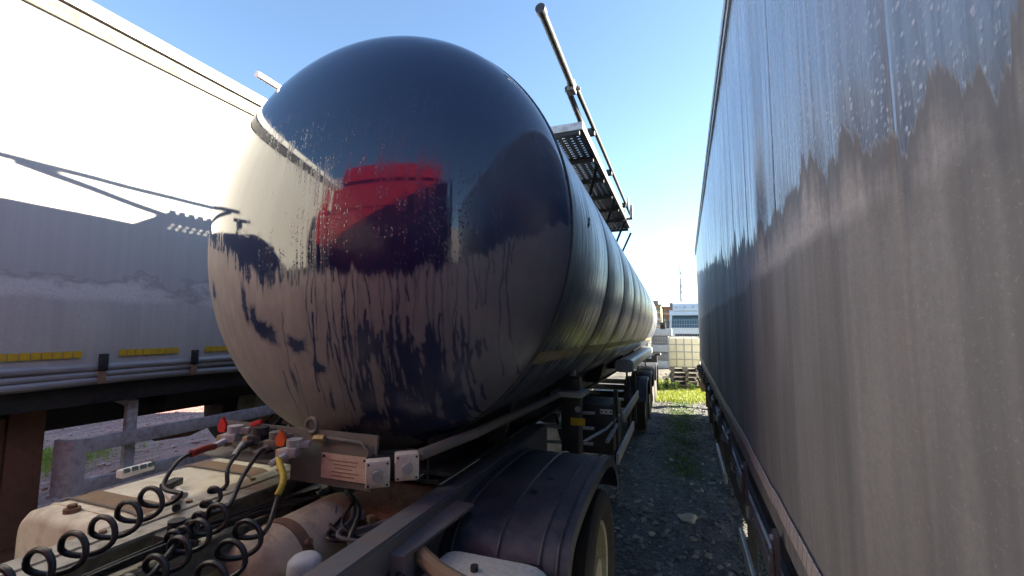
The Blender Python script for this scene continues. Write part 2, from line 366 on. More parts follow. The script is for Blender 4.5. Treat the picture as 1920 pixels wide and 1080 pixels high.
M_['gravel'] = (lambda N: N.set(col=N.mix(N.sep(N.vor(N.obj(), 9., 'Color'))[0], (.07, .075, .082), (.27, .26, .25)), rough=.8))(NT('loose_gravel'))
M_['redgravel'] = (lambda N: N.set(col=N.mix(N.sep(N.vor(N.obj(), 9., 'Color'))[0], (.30, .12, .10), (.58, .36, .31)), rough=.85))(NT('red_gravel'))
gravel('gravel', 5200, (-.95, .55), (1.2, 13.5), .005, .040, M_['gravel'], 'loose dark gravel strewn along the narrow lane between the two trailers')
gravel('red_gravel', 3600, (-13, -4.4), (2., 11.), .012, .05, M_['redgravel'], 'reddish crushed stone on the yard seen under the left trailer')
for k, (x, y, s_, lab) in enumerate(((.02, 5.06, .075, 'pale grey fist-sized stone on the gravel lane beside the right trailer'),
                                     (-.30, 4.6, .03, 'small white chip of stone near the tractor rear wheel'),
                                     (-.16, 7.2, .035, 'small light stone farther up the gravel lane'))):
    bm = bmesh.new(); bmesh.ops.create_icosphere(bm, subdivisions=3, radius=s_)
    for w in bm.verts: w.co *= 1 + .16 * math.sin(w.co.x * 60 / s_ * .05 + k) + .12 * math.sin(w.co.y * 4 / s_ + w.co.z * 3 / s_)
    for w in bm.verts: w.co.z *= .6; w.co.x *= 1.2
    b = B(); bm.verts.index_update(); b.add([w.co + Vector((x, y, s_ * .35)) for w in bm.verts], [[w.index for w in f.verts] for f in bm.faces]); bm.free()
    tag(b.build('stone', M_['stone'], loc=(x, y, 0)), lab, 'stone')

# ------------------------------------------------------------------ shared wheel
def tyre_mesh(R, w, mat):
    b = B(); h = w / 2; r0 = R * .63
    b.lathe([(-h * .75, r0), (-h, r0 + (R - r0) * .45), (-h * .96, R * .93), (-h * .84, R * .985), (-h * .5, R), (h * .5, R), (h * .84, R * .985), (h * .96, R * .93), (h, r0 + (R - r0) * .45), (h * .75, r0), (-h * .75, r0)], (0, 0, 0), 'x', 56)
    for g in (-.35, 0, .35):
        b.lathe([(h * g - .006, R + .001), (h * g - .004, R - .008)], (0, 0, 0), 'x', 56)
    return b.mesh('tyre', mat)
def rim_mesh(R, w, mat):
    b = B(); h = w / 2; r0 = R * .65
    b.lathe([(-h * .7, r0), (-h * .75, r0 * .95), (h * .2, r0 * .9), (h * .35, r0 * .55), (h * .45, r0 * .42), (h * .8, r0 * .38), (h * .82, .001)], (0, 0, 0), 'x', 48)
    b.lathe([(h * .75, r0 * 1.02), (h * .82, r0 * 1.0), (h * .78, r0 * .93), (h * .3, r0 * .9)], (0, 0, 0), 'x', 48)
    for k in range(10):
        a = k * math.pi / 5; p = Vector((h * .42, math.cos(a) * r0 * .52, math.sin(a) * r0 * .52)); b.tube([p, p + Vector((.035, 0, 0))], .014, 6)
    return b.mesh('rim', mat)
WT = tyre_mesh(.50, .34, M_['rubber']); WR = rim_mesh(.50, .34, M_['rim'])
def wheel(parent, x, y, z=.50, flip=False, sc=1.):
    t = place('wheel', WT, parent, (x, y, z)); t.scale = (1, sc, sc)
    r = place('rim', WR, t, (x, y, z))
    if flip: r.rotation_euler = (0, 0, math.pi)
    return t

# ------------------------------------------------------------------ tanker trailer
tanker = empty('tanker_trailer', (-1.7, 8.5, 0), 'black glossy dew-wet bitumen tank trailer with domed front end', 'tank trailer')
AX = Vector((-1.645, 2.3, 2.464)); SX, SZ = -.012, -.012; RT = 1.173; YS = 2.085; HD = .50
def axis(y): return Vector((AX.x + SX * (y - AX.y), y, AX.z + SZ * (y - AX.y)))
# domed head with a painted-on dew mask (where drops cling / where water has run)
G = 1000; ext = 1.2; px = ext * 2 / G                      # raster over x,z in [-1.2,1.2]
gx = (np.arange(G) + .5) * px - ext; XX, ZZ = np.meshgrid(gx, gx)
bx = [-1.2, -.96, -.70, -.58, -.47, -.30, -.18, -.07, .09, .33, .48, .71, .89, 1.04, 1.2]
bz = [.02, .01, -.03, -.09, -.20, -.27, -.25, -.25, -.27, -.275, -.27, -.24, -.18, -.10, .02]
def sm_noise(n, k, s=1):
    g = np.random.default_rng(s).normal(size=n + 8 * k); ker = np.hanning(2 * k + 1); ker /= ker.sum()
    r = np.convolve(g, ker, 'same')[4 * k:4 * k + n]; return r / (r.std() + 1e-9)
edge = np.interp(gx, bx, bz) + .008 * sm_noise(G, 4, 2) + .012 * sm_noise(G, 16, 3)
teeth = np.clip(sm_noise(G, 3, 5), -.6, 2) * .035 * np.interp(gx, [-1.2, -1., -.75, -.1, .1, 1.2], [.6, 1.2, 1.5, 1.2, .15, .08])
edge = edge - np.maximum(teeth, 0)
dew = 1 / (1 + np.exp(-(edge[None, :] - ZZ) / .006))
def blob(x, z, a, b_, rot=0, k=1., soft=.25, ns=1):
    global dew
    c, s_ = math.cos(rot), math.sin(rot); dx, dz = XX - x, ZZ - z
    q = np.hypot((dx * c + dz * s_) / a, (-dx * s_ + dz * c) / b_)
    ph = np.arctan2(dz, dx); q = q * (1 + .18 * np.sin(ph * 3 + ns) + .12 * np.sin(ph * 7 + 2 * ns) + .08 * np.sin(ph * 13 + ns))
    dew *= 1 - k * np.clip((1 + soft - q) / (2 * soft), 0, 1)
r_ = random.Random(11)
def drip(x, z, L, w, wob=1.):
    global dew
    n = max(4, int(L / .004)); d = 0.; pts = []
    for i in range(n):
        d = d * .80 + r_.gauss(0, .0007) * wob; x += d * .5 + (-.00 if abs(x) < .1 else -.0004 * x); z -= .004
        pts.append((x, z, w * (.88 + .12 * math.sin(i * .21 + x * 40)) * (1.25 if i > n - 4 else 1)))
    for (a, c, ww) in pts:
        i0 = int((a + ext - 3 * ww) / px); i1 = int((a + ext + 3 * ww) / px) + 1; j0 = int((c + ext - .012) / px); j1 = int((c + ext + .012) / px) + 1
        if i0 < 0 or j0 < 0 or i1 >= G or j1 >= G: continue
        sub = (slice(j0, j1), slice(i0, i1)); dd = np.hypot(XX[sub] - a, (ZZ[sub] - c) * .6)
        dew[sub] = np.minimum(dew[sub], np.clip((dd - ww * .6) / (ww * .7), .06, 1))
for x in list(np.linspace(.02, .98, 42)):
    x += r_.uniform(-.012, .012); z = np.interp(x, bx, bz) + .02
    L = r_.choice([.05, .14, .3, .45, .6, .75]) * (1.1 if x < .7 else .8)
    drip(x, z, L, r_.uniform(.0018, .0045))
for k in range(46):                                        # runs that start lower down and reach the bottom
    x = r_.gauss(.36, .22); z = r_.uniform(-.75, -.42); drip(x, z, r_.uniform(.12, .5), r_.uniform(.003, .008), 1.2)
for k in range(60):
    x = r_.uniform(-.9, .0); z = np.interp(x, bx, bz) + .02; drip(x, z, r_.uniform(.03, .09), r_.uniform(.003, .007), .5)
for (x, z, a, b_, ro, ns) in ((-.39, -.47, .028, .075, .25, 1), (-.28, -.545, .065, .04, -.4, 2), (-.335, -.52, .04, .05, .5, 3), (-.10, -.60, .062, .036, -.25, 4), (.02, -.705, .042, .026, -.5, 5),
                              (-.83, -.31, .03, .05, 0, 6), (-.46, -.40, .022, .11, .12, 7), (.50, -.70, .035, .10, .1, 8), (.40, -.86, .04, .10, 0, 9), (.60, -.66, .04, .15, -.1, 10),
                              (.64, -.84, .045, .12, 0, 11), (.25, -.93, .05, .08, 0, 12), (.50, -1.0, .16, .07, 0, 13), (.15, -1.03, .1, .05, 0, 14)):
    blob(x, z, a, b_, ro, .93, .3, ns)
for k in range(60):
    x = r_.gauss(.42, .2); z = r_.uniform(-1.05, -.55); blob(x, z, r_.uniform(.006, .02), r_.uniform(.02, .08), r_.uniform(-.15, .15), .8, .3, k)
low = .35 * np.clip((-.78 - ZZ + .25 * (XX - .2)) / .3, 0, 1) * np.clip((XX + .25) / .5, 0, 1); dew *= 1 - .75 * low   # lowest right quarter has run clear
dew *= np.interp(XX, [-1.1, -.5, -.1, .3, .7, 1.05], [1, .95, .80, .64, .50, .36])
dew = np.maximum(dew, .06 * (ZZ < edge[None, :]))
for _ in range(2): dew[1:-1, 1:-1] = (dew[1:-1, 1:-1] * 2 + dew[:-2, 1:-1] + dew[2:, 1:-1] + dew[1:-1, :-2] + dew[1:-1, 2:]) / 6

# tracks of clinging drops in the wet upper half
trk = np.zeros_like(dew); tn = sm_noise(G, 3, 21); tn2 = np.stack([sm_noise(G, 22, 100 + k) for k in range(40)])
tfac = np.clip(tn + .1, 0, 1)[None, :]; vert = np.repeat(tn2, G // 40, 0)
trk = tfac * np.clip(.55 + .45 * vert, 0, 1) * np.clip((.80 - ZZ) / .25, 0, 1) * np.interp(XX, [-.7, -.35, .0, .8, 1.1], [.1, .3, 1, 1, .5]) * (ZZ > edge[None, :] - .02)
NA, NR = 900, 240; vs = []; dv = []; tv = []
thr = np.concatenate([np.linspace(0, 1, NR)]) * math.pi / 2
ths = np.cos(thr); aa = np.linspace(0, 2 * math.pi, NA, endpoint=False)
hv = []; D_ = []; T_ = []
for i, t in enumerate(thr):
    rr = RT * math.cos(t) if i < NR - 1 else 0.0005; yy = YS - HD * math.sin(t); c = axis(yy)
    lx, lz = rr * np.cos(aa), rr * np.sin(aa)
    hv.append(np.stack([c.x + lx, np.full(NA, yy), c.z + lz], 1))
    fi = np.clip((lx + ext) / px - .5, 0, G - 2); fj = np.clip((lz + ext) / px - .5, 0, G - 2); i0 = fi.astype(int); j0 = fj.astype(int); a = fi - i0; q = fj - j0
    for src, dst in ((dew, D_), (trk, T_)):
        dst.append(src[j0, i0] * (1 - a) * (1 - q) + src[j0, i0 + 1] * a * (1 - q) + src[j0 + 1, i0] * (1 - a) * q + src[j0 + 1, i0 + 1] * a * q)
hv = np.concatenate(hv) - np.array(ORG[tanker.name]); ii, jj = np.meshgrid(np.arange(NR - 1), np.arange(NA), indexing='ij'); j2 = (jj + 1) % NA
hf = np.stack([ii * NA + jj, ii * NA + j2, (ii + 1) * NA + j2, (ii + 1) * NA + jj], -1).reshape(-1, 4)
me = bpy.data.meshes.new('front_head'); me.vertices.add(len(hv)); me.vertices.foreach_set('co', hv.ravel())
me.loops.add(hf.size); me.loops.foreach_set('vertex_index', hf.ravel().astype(np.int32)); me.polygons.add(len(hf))
me.polygons.foreach_set('loop_start', np.arange(0, hf.size, 4, dtype=np.int32)); me.polygons.foreach_set('use_smooth', np.ones(len(hf), bool)); me.update()
if me.polygons[10].normal.dot(Vector(me.polygons[10].center) + ORG[tanker.name] - axis(YS + .5)) < 0: me.flip_normals()
for nm, arr in (('dew', D_), ('track', T_)):
    at = me.attributes.new(nm, 'FLOAT', 'POINT'); at.data.foreach_set('value', np.concatenate(arr).astype(np.float32))
me.materials.append(M_['head'])
head = bpy.data.objects.new('front_head', me); COL.objects.link(head); head.parent = tanker; ORG[head.name] = ORG[tanker.name]
head['label'] = 'domed black front end of the tank, beaded with dew and streaked by drips'
RINGS = [2.085, 3.41, 4.60, 5.85, 7.1, 8.4, 9.7, 11.0, 12.3, 13.6, 14.9]
for k in range(len(RINGS) - 1):                           # cladding sheets between the bands
    y0, y1 = RINGS[k] + .012, RINGS[k + 1] - .004; b = B(); uv = []; nA = 128
    yy_ = [y0, y0 + .02, (y0 + y1) / 2, y1 - .02, y1]; rr_ = [RT - .004, RT - .0005, RT, RT - .0005, RT - .004]
    for y, r in zip(yy_, rr_):
        c = axis(y)
        for j in range(nA + 1):
            a = -math.pi / 2 + 2 * math.pi * j / nA; b.v.append((c.x + r * math.cos(a), y, c.z + r * math.sin(a))); uv.append((y, RT * 2 * math.pi * j / nA))
    b.f = [(i * (nA + 1) + j, i * (nA + 1) + j + 1, (i + 1) * (nA + 1) + j + 1, (i + 1) * (nA + 1) + j) for i in range(len(yy_) - 1) for j in range(nA)]
    b.uv = uv; b.build('cladding_sheet', M_['shell'], tanker, ang=60)
for k, y in enumerate(RINGS):
    b = B(); c = axis(y); w = .006 if k else .014
    b.lathe([(-w - .004, RT - .010), (-w, RT + .001), (-w * .4, RT + (.002 if k else .008)), (w * .4, RT + (.002 if k else .008)), (w, RT + .001), (w + .004, RT - .010)], c, 'y', 128)
    b.build('band', M_['plastic'], tanker, ang=60)
b = B(); c = axis(14.9)
b.lathe([(0, RT), (.12, RT * .97), (.25, RT * .85), (.36, RT * .6), (.41, RT * .3), (.42, .001)], c, 'y', 96); b.build('rear_head', M_['shell'], tanker)
for k in range(len(RINGS) - 1):                            # dull reflective strip low on the side
    y0, y1 = RINGS[k] + .05, RINGS[k + 1] - .05; b = B()
    for y in (y0, y1):
        c = axis(y)
        for a in (-36.2, -35, -33.8, -32.6): b.v.append((c.x + (RT + .002) * math.cos(R_(a)), y, c.z + (RT + .002) * math.sin(R_(a))))
    b.f = [(i, i + 1, i + 5, i + 4) for i in range(3)]; b.build('reflective_strip', M_['tape_t'], tanker)
def hull(a, y, r=RT): c = axis(y); return Vector((c.x + r * math.cos(R_(a)), y, c.z + r * math.sin(R_(a))))
# crack and scratch on the skin
part('scratch', lambda b: b.tube([hull(4 + 4 * math.sin(i * 1.3) * .2 + i * .5, 2.55 + .012 * i + .008 * math.sin(i * 2), RT + .001) for i in range(9)], .0035, 5), M_['sealing'], tanker)
# walkway on top, with a perforated deck
PZ = 3.77; PX0, PX1, PY0, PY1 = -1.72, -.77, 3.86, 8.10
def grating(b, y0, y1):
    nxh = 13; w = (PX1 - PX0 - .06) / nxh
    for i in range(nxh + 1): b.box((PX0 + .03 + i * w, (y0 + y1) / 2, PZ), (.040, y1 - y0 - .012, .008))
    ny = int((y1 - y0) / .058)
    for j in range(ny + 1):
        y = y0 + .008 + (y1 - y0 - .016) * j / ny
        for i in range(nxh):
            off = .029 if i % 2 else 0.
            yy = min(y + off, y1 - .01); b.box((PX0 + .03 + (i + .5) * w, yy, PZ + .0005), (w - .018, .034, .007))
wk = part('walkway', lambda b: (b.bar((PX0, PY0, PZ + .03), (PX0, PY1, PZ + .03), .03, .08, .004), b.bar((PX1, PY0, PZ + .03), (PX1, PY1, PZ + .03), .03, .08, .004)), M_['chassis'], tanker)
n_p = 6
for k in range(n_p):
    y0 = PY0 + (PY1 - PY0) * k / n_p; y1 = PY0 + (PY1 - PY0) * (k + 1) / n_p
    part('deck_panel', lambda b: grating(b, y0, y1), M_['deck'], wk, smooth=False)
    part('cross_bar', lambda b: b.bar((PX0 + .016, y0, PZ - .03), (PX1 - .016, y0, PZ - .03), .03, .045), M_['deck'], wk)
part('cross_bar', lambda b: b.bar((PX0 + .016, PY1, PZ - .03), (PX1 - .016, PY1, PZ - .03), .03, .045), M_['deck'], wk)
part('toe_board', lambda b: b.box(((PX0 + PX1) / 2, PY0 - .02, PZ + .02), (PX1 - PX0 + .03, .008, .07)), M_['guard'], wk)
part('side_lip', lambda b: [b.box((PX0 - .022, PY0 + .03 + .075 * i, PZ + .03), (.006, .06, .12)) for i in range(55)], M_['galv'], wk)
for y in (4.7, 6.1, 7.4, 8.38):
    part('brace', lambda b: b.bar((PX1, y - .02, PZ - .04), hull(57, y + .75), .035, .012), M_['deck'], wk)
    part('brace', lambda b: b.bar((PX0, y - .02, PZ - .04), hull(100, y + .05), .035, .012), M_['deck'], wk)
part('end_post', lambda b: (b.box((PX1 + .09, PY1 - .55, PZ + .14), (.05, .04, .24), bev=.004), b.box((PX1 + .05, PY1 - .55, PZ + .03), (.1, .04, .03))), M_['galv'], wk)
# folded handrails
hr = part('handrail', lambda b: b.tube([(-.745, 2.53, 3.95), (-.76, 3.42, 3.955)], .026, 12), M_['chassis'], tanker)
part('cap', lambda b: b.tube([(-.745, 2.49, 3.95), (-.745, 2.54, 3.95)], .033, 12), M_['plastic'], hr)
part('hinge', lambda b: (b.box((-.765, 3.46, 3.95), (.06, .10, .09), bev=.006), b.tube([(-.70, 3.5, 3.95), (-.83, 3.5, 3.95)], .012, 8)), M_['chassis_grey'], hr)
part('lower_bar', lambda b: b.tube([(-.80, 3.46, 3.95), (-.815, 4.4, 3.90), (-.80, 7.6, 3.93)], .026, 10), M_['chassis'], hr)
part('upper_bar', lambda b: b.tube([(-.735, 3.5, 3.96), (-.735, 5.2, 3.97), (-.735, 7.9, 3.97)], .020, 10), M_['deck'], hr)
for y in (4.35, 5.6, 7.2):
    part('clamp', lambda b: b.box((-.765, y, 3.945), (.07, .05, .075), bev=.005), M_['chassis'], hr)
part('hook', lambda b: b.tube([(-.70 + .0, 7.3 + .09 * math.cos(a * .4), 4.0 + .09 * math.sin(a * .4)) for a in range(13)], .012, 8), M_['galv'], hr)
hr2 = part('handrail', lambda b: b.tube([(-1.75, 2.72, 3.955), (-1.75, 3.25, 3.955), (-1.75, 8.0, 3.955)], .020, 10), M_['galv'], tanker)
part('lower_bar', lambda b: b.bar((-1.75, 2.95, 3.94), (-1.745, 3.95, 3.78), .03, .035), M_['galv'], hr2)
part('stub_pipe', lambda b: (b.tube([(-2.45, 1.93, 3.56), (-2.45, 2.35, 3.555)], .021, 12), b.tube([(-2.45, 2.14, 3.50), (-2.45, 2.24, 3.50)], .045, 12), b.tube([(-2.45, 2.2, 3.5), (-2.4, 2.3, 3.3)], .025, 8)), M_['white'], tanker)
# running gear and frame
for x in (-1.2, -2.12):
    part('frame_beam', lambda b: (b.bar((x, 2.0, 1.30), (x - .12, 14.6, 1.12), .014, .20), b.bar((x, 2.0, 1.41), (x - .12, 14.6, 1.23), .12, .018), b.bar((x, 2.0, 1.19), (x - .12, 14.6, 1.01), .12, .018)), M_['chassis'], tanker)
for y in (2.6, 4.2, 6.2, 8.4, 10.6, 12.8):
    part('saddle', lambda b: b.prism([(-2.25, 1.22), (-1.05, 1.22), (-.95, 1.55), (-1.25, 1.42), (-1.66, 1.33), (-2.1, 1.42), (-2.36, 1.55)], 'y', y, y + .05), M_['chassis'], tanker)
part('side_tube', lambda b: b.tube([(-1.12, 1.80, 1.38), (-.99, 2.1, 1.42), (-.94, 3.72, 1.41)], .026, 12), M_['chassis_grey'], tanker)
for x in (-.87, -2.45):
    lg = part('landing_leg', lambda b: b.box((x, 3.78, 1.04), (.15, .18, 1.0), bev=.012), M_['chassis'], tanker)
    part('inner_leg', lambda b: b.box((x, 3.78, .32), (.115, .14, .46), bev=.01), M_['chassis_grey'], lg)
    part('foot', lambda b: b.box((x, 3.78, .05), (.28, .26, .07), bev=.015), M_['chassis_grey'], lg)
    part('bracket', lambda b: (b.box((x - .02, 3.9, 1.55), (.05, .06, .26)), b.box((x, 3.72, 1.42), (.26, .30, .04))), M_['galv'] if x > -1 else M_['chassis'], lg)
part('leg_brace', lambda b: b.tube([(-.87, 3.86, .62), (-1.3, 4.7, 1.15)], .02, 8), M_['chassis'], tanker)
part('crank_shaft', lambda b: b.tube([(-.80, 3.9, .98), (-.66, 4.3, 1.02), (-.62, 4.9, 1.04)], .012, 8), M_['galv'], tanker)
part('warning_plate', lambda b: b.box((-.80, 3.683, 1.19), (.12, .006, .06)), M_['tape_y'], tanker)
part('round_tag', lambda b: b.tube([(-.80, 3.684, 1.29), (-.80, 3.690, 1.29)], .025, 14), M_['galv'], tanker)
cb = part('valve_cabinet', lambda b: b.box((-.86, 4.85, .95), (.46, .60, .48), bev=.02), M_['chassis'], tanker)
part('data_plate', lambda b: b.box((-.70, 4.543, 1.13), (.12, .008, .045)), M_['white'], cb)
for dx in (-.045, 0, .045): part('symbol', lambda b: b.box((-.70 + dx, 4.537, 1.13), (.016, .004, .018)), M_['print'], cb)
part('hand_lever', lambda b: b.bar((-.66, 4.3, .90), (-.62, 4.7, .98), .03, .03), M_['galv'], cb)
for k in range(3): part('pipe', lambda b: b.tube([(-1.3, 4.1 + .1 * k, .9 + .12 * k), (-.78, 4.25 + .06 * k, .88 + .13 * k)], .016, 8), M_['galv'], cb)
for (z, y0, y1) in ((.68, 4.55, 6.2), (.98, 5.1, 7.0)):
    part('guard_bar', lambda b: b.bar((-.60, y0, z), (-.60, y1, z), .025, .11, .006), M_['galv'], tanker)
for y in (4.75, 6.0, 6.8): part('guard_post', lambda b: b.box((-.63, y, .95), (.04, .06, .75)), M_['chassis'], tanker)
tb = part('hose_tube', lambda b: b.prism([(-.78 + .13 * (abs(math.cos(a)) ** .5) * (1 if math.cos(a) > 0 else -1), 1.40 + .09 * (abs(math.sin(a)) ** .5) * (1 if math.sin(a) > 0 else -1)) for a in [i * math.pi / 12 for i in range(24)]], 'y', 6.9, 12.2), M_['alu'], tanker, ang=30)
part('end_lid', lambda b: b.prism([(-.78 + .135 * (abs(math.cos(a)) ** .5) * (1 if math.cos(a) > 0 else -1), 1.40 + .095 * (abs(math.sin(a)) ** .5) * (1 if math.sin(a) > 0 else -1)) for a in [i * math.pi / 12 for i in range(24)]], 'y', 6.86, 6.93), M_['galv'], tb, ang=30)
for y in (7.4, 9.5, 11.6): part('hanger', lambda b: b.box((-.80, y, 1.18), (.03, .04, .3)), M_['galv'], tb)
def mudguard(b, xc, w, prof, t=.012):
    n = len(prof); vs = []
    for s_ in (-1, 1):
        for (y, z) in prof: vs.append((xc + s_ * w / 2, y, z))
    fs = [(i, i + 1, n + i + 1, n + i) for i in range(n - 1)]; b.add(vs, fs)
    inn = []
    for s_ in (-1, 1):
        for i, (y, z) in enumerate(prof):
            a = prof[max(i - 1, 0)]; c = prof[min(i + 1, n - 1)]; tx, tz = c[0] - a[0], c[1] - a[1]; L = math.hypot(tx, tz) or 1
            inn.append((xc + s_ * (w / 2 - .002), y + tz / L * t, z - tx / L * t))
    b.add(inn, [tuple(reversed(f)) for f in fs])
    for s_, o in ((-1, 0), (1, n)):      # turned-down lip
        lip = [(xc + s_ * w / 2, y, z) for (y, z) in prof]; cy = sum(p[0] for p in prof) / n; cz = .45
        low = [(xc + s_ * (w / 2 + .004), cy + (y - cy) * .93, cz + (z - cz) * .925) for (y, z) in prof]
        b.add(lip + low, [(i, i + 1, n + i + 1, n + i) for i in range(n - 1)])
for y in (9.2, 10.5, 11.8, 13.1):
    for x in (-.80, -2.60):
        wheel(tanker, x, y, .46, sc=.92, flip=x < -2)
        part('mudguard', lambda b: mudguard(b, x, .42, [(y + .55 * math.cos(R_(a)), .47 + .55 * math.sin(R_(a))) for a in range(165, 14, -10)]), M_['fender'], tanker, ang=50)
    part('axle', lambda b: b.tube([(-2.5, y, .46), (-.9, y, .46)], .07, 10), M_['chassis'], tanker)
part('mudflap', lambda b: b.box((-.80, 13.72, .55), (.42, .012, .62)), M_['rubber'], tanker)
part('tail_lamp_bar', lambda b: (b.box((-1.7, 14.7, .95), (2.1, .06, .14)), b.box((-.72, 14.5, 1.05), (.16, .16, .20)), b.tube([(-.66, 13.6, 1.2), (-.50, 13.5, 1.24)], .03, 8)), M_['chassis'], tanker)
part('outlet_valve', lambda b: b.tube([(-.50, 13.9, 2.05), (-.36, 13.9, 2.05)], .10, 14), M_['chassis'], tanker)
# coupling plate under the head
cp = part('coupling_plate', lambda b: (b.box2((-2.27, 1.722, 1.33), (-1.30, 1.735, 1.465)), b.box2((-1.80, 1.716, 1.22), (-1.32, 1.730, 1.42), ), b.box2((-2.26, 1.58, 1.325), (-1.78, 1.72, 1.335))), M_['chassis_grey'], tanker, smooth=False)
npl = part('faded_plate', lambda b: b.box2((-1.60, 1.706, 1.255), (-1.335, 1.712, 1.368)), M_['platepink'], cp)
for i in range(5): part('print_line', lambda b: b.box((-1.47 + .01 * (i % 2), 1.7045, 1.34 - .017 * i), (.16 - .03 * (i % 3), .001, .004)), M_['strap'], cp)
for (x, z) in ((-1.585, 1.355), (-1.35, 1.355)): part('rivet', lambda b: b.tube([(x, 1.707, z), (x, 1.700, z)], .006, 8), M_['chassis'], cp)
part('edge_rod', lambda b: b.tube([(-1.33, 1.70, 1.25), (-1.33, 1.70, 1.40), (-1.37, 1.70, 1.435), (-1.6, 1.70, 1.44)], .008, 8), M_['chassis_grey'], cp)
for k, (x, y, z) in enumerate(((-1.275, 1.70, 1.315), (-1.175, 1.775, 1.335))):
    sk = part('socket', lambda b: b.box((x, y, z), (.105, .075, .115), rz=R_(38), bev=.008), M_['cream'], cp)
    part('socket_knob', lambda b: b.tube([Vector((x, y, z)) + Vector((math.sin(R_(38)) * .03, -math.cos(R_(38)) * .03, 0)), Vector((x, y, z)) + Vector((math.sin(R_(38)) * .065, -math.cos(R_(38)) * .065, 0))], .024, 14), M_['galv'], sk)
    for du in (-.04, .04):
        for dz in (-.045, .045):
            q = Vector((x, y, z)) + Vector((math.cos(R_(38)) * du + math.sin(R_(38)) * .037, math.sin(R_(38)) * du - math.cos(R_(38)) * .037, dz))
            part('screw', lambda b: b.tube([q, q + Vector((.003, -.004, 0))], .005, 6), M_['chassis'], sk)
part('socket_mount', lambda b: b.box((-1.27, 1.79, 1.33), (.22, .10, .10), rz=R_(38), bev=.006), M_['chassis'], cp)
part('lifting_ring', lambda b: b.tube([(-1.68 + .034 * math.cos(i * .5236), 1.72, 1.485 + .034 * math.sin(i * .5236)) for i in range(12)], .010, 8, closed=True), M_['chassis_grey'], cp)
def coupling(x, y, z, flap, body, cap):
    g = part('coupling_head', lambda b: (b.box((x, y, z), (.075, .09, .045), rz=.3, bev=.012), b.tube([(x + .01, y, z + .02), (x + .01, y, z + .055)], .036, 14), b.tube([(x, y - .04, z - .01), (x - .01, y - .11, z - .03)], .016, 8), b.box((x + .05, y + .02, z + .03), (.05, .03, .03), rz=.5, bev=.006)), body, cp)
    if flap is not None:
        def f(b):
            pr = [(0, -.03), (.022, -.026), (.030, -.004), (.024, .016), (.010, .034), (.002, .046), (-.012, .030), (-.027, .010), (-.028, -.012), (-.018, -.028)]
            b.prism([(x - .05 + p[0], z + .052 + p[1]) for p in pr], 'y', y - .03, y - .016)
        part('flap', f, flap, g)
    part('base_block', lambda b: b.box((x - .035, y - .02, z - .015), (.05, .05, .055), rz=.2, bev=.004), cap, g)
coupling(-2.10, 1.64, 1.415, M_['redflap'], M_['castalu'], M_['tan'])
coupling(-1.95, 1.66, 1.415, None, M_['plastic'], M_['tan'])
coupling(-1.83, 1.65, 1.405, None, M_['chassis_grey'], M_['chassis'])
coupling(-1.70, 1.63, 1.385, M_['orange'], M_['castalu'], M_['platepink'])
part('flap', lambda b: b.box((-2.02, 1.70, 1.475), (.07, .02, .025), ry=-.3, bev=.008), M_['redflap'], cp)
part('brass_fitting', lambda b: b.tube([(-1.63, 1.69, 1.435), (-1.57, 1.69, 1.44)], .016, 8), M_['brass'], cp)
part('kingpin_plate', lambda b: b.box((-1.62, 2.6, 1.235), (1.1, 1.2, .02)), M_['chassis'], tanker)

# ------------------------------------------------------------------ tractor unit
tr = empty('tractor_truck', (-1.58, 1.0, 0), 'red tractor truck coupled to the tanker, its bare chassis carrying fuel and air tanks', 'truck')
def crail(b, x0, x1, sgn):
    xo, xi = (x0, x1)
    b.box2((x0, -2.5, 1.158), (x1, 3.6, 1.17)); b.box2((x0, -2.5, .90), (x1, 3.6, .912))
    xw = x0 if sgn < 0 else x1
    b.box2((xw - .006, -2.5, .912), (xw + .006, 3.6, 1.158))
part('chassis_rail', lambda b: crail(b, -2.02, -1.93, -1), M_['rail_dusty'], tr, smooth=False)
part('chassis_rail', lambda b: crail(b, -1.145, -1.045, 1), M_['rail_dark'], tr, smooth=False)
part('rail_flitch', lambda b: (b.box2((-2.13, .2, 1.162), (-2.034, 2.05, 1.174)),), M_['rail_dusty'], tr, smooth=False)
for i in range(7): part('bolt', lambda b: b.tube([(-2.085, .95 + .16 * i, 1.174), (-2.085, .95 + .16 * i, 1.184)], .013, 6), M_['strap'], tr)
part('perforated_strip', lambda b: (b.box2((-1.90, .5, 1.095), (-1.80, 2.0, 1.102)),), M_['rail_dusty'], tr, smooth=False)
for i in range(12): part('hole', lambda b: b.tube([(-1.85 + (.02 if i % 2 else -.02), .8 + .1 * i, 1.1015), (-1.85 + (.02 if i % 2 else -.02), .8 + .1 * i, 1.1035)], .011, 8), M_['sealing'], tr)
for y in (.3, 1.95, 3.3): part('cross_member', lambda b: b.box((-1.54, y, 1.02), (.86, .10, .16), bev=.01), M_['chassis'], tr)
def fuel_poly(x0, x1, z0, z1, r):
    P = []
    for (cx, cz, a0) in ((x1 - r, z1 - r, 0), (x0 + r, z1 - r, 90), (x0 + r, z0 + r, 180), (x1 - r, z0 + r, 270)):
        for k in range(7): P.append((cx + r * math.cos(R_(a0 + 15 * k)), cz + r * math.sin(R_(a0 + 15 * k))))
    return P
def fuel(b, x0, x1, y0, y1, z0, z1, r):
    rows = [(y0, .035), (y0 + .008, .018), (y0 + .03, .0), (y1 - .03, 0.), (y1 - .008, .018), (y1, .035)]; n = 28
    for (y, ins) in rows: b.v += [(p[0], y, p[1]) for p in fuel_poly(x0 + ins, x1 - ins, z0 + ins, z1 - ins, r - ins * .6)]
    b.f += [(i * n + j, i * n + (j + 1) % n, (i + 1) * n + (j + 1) % n, (i + 1) * n + j) for i in range(5) for j in range(n)] + [tuple(range(n)), tuple(range(5 * n, 6 * n))]
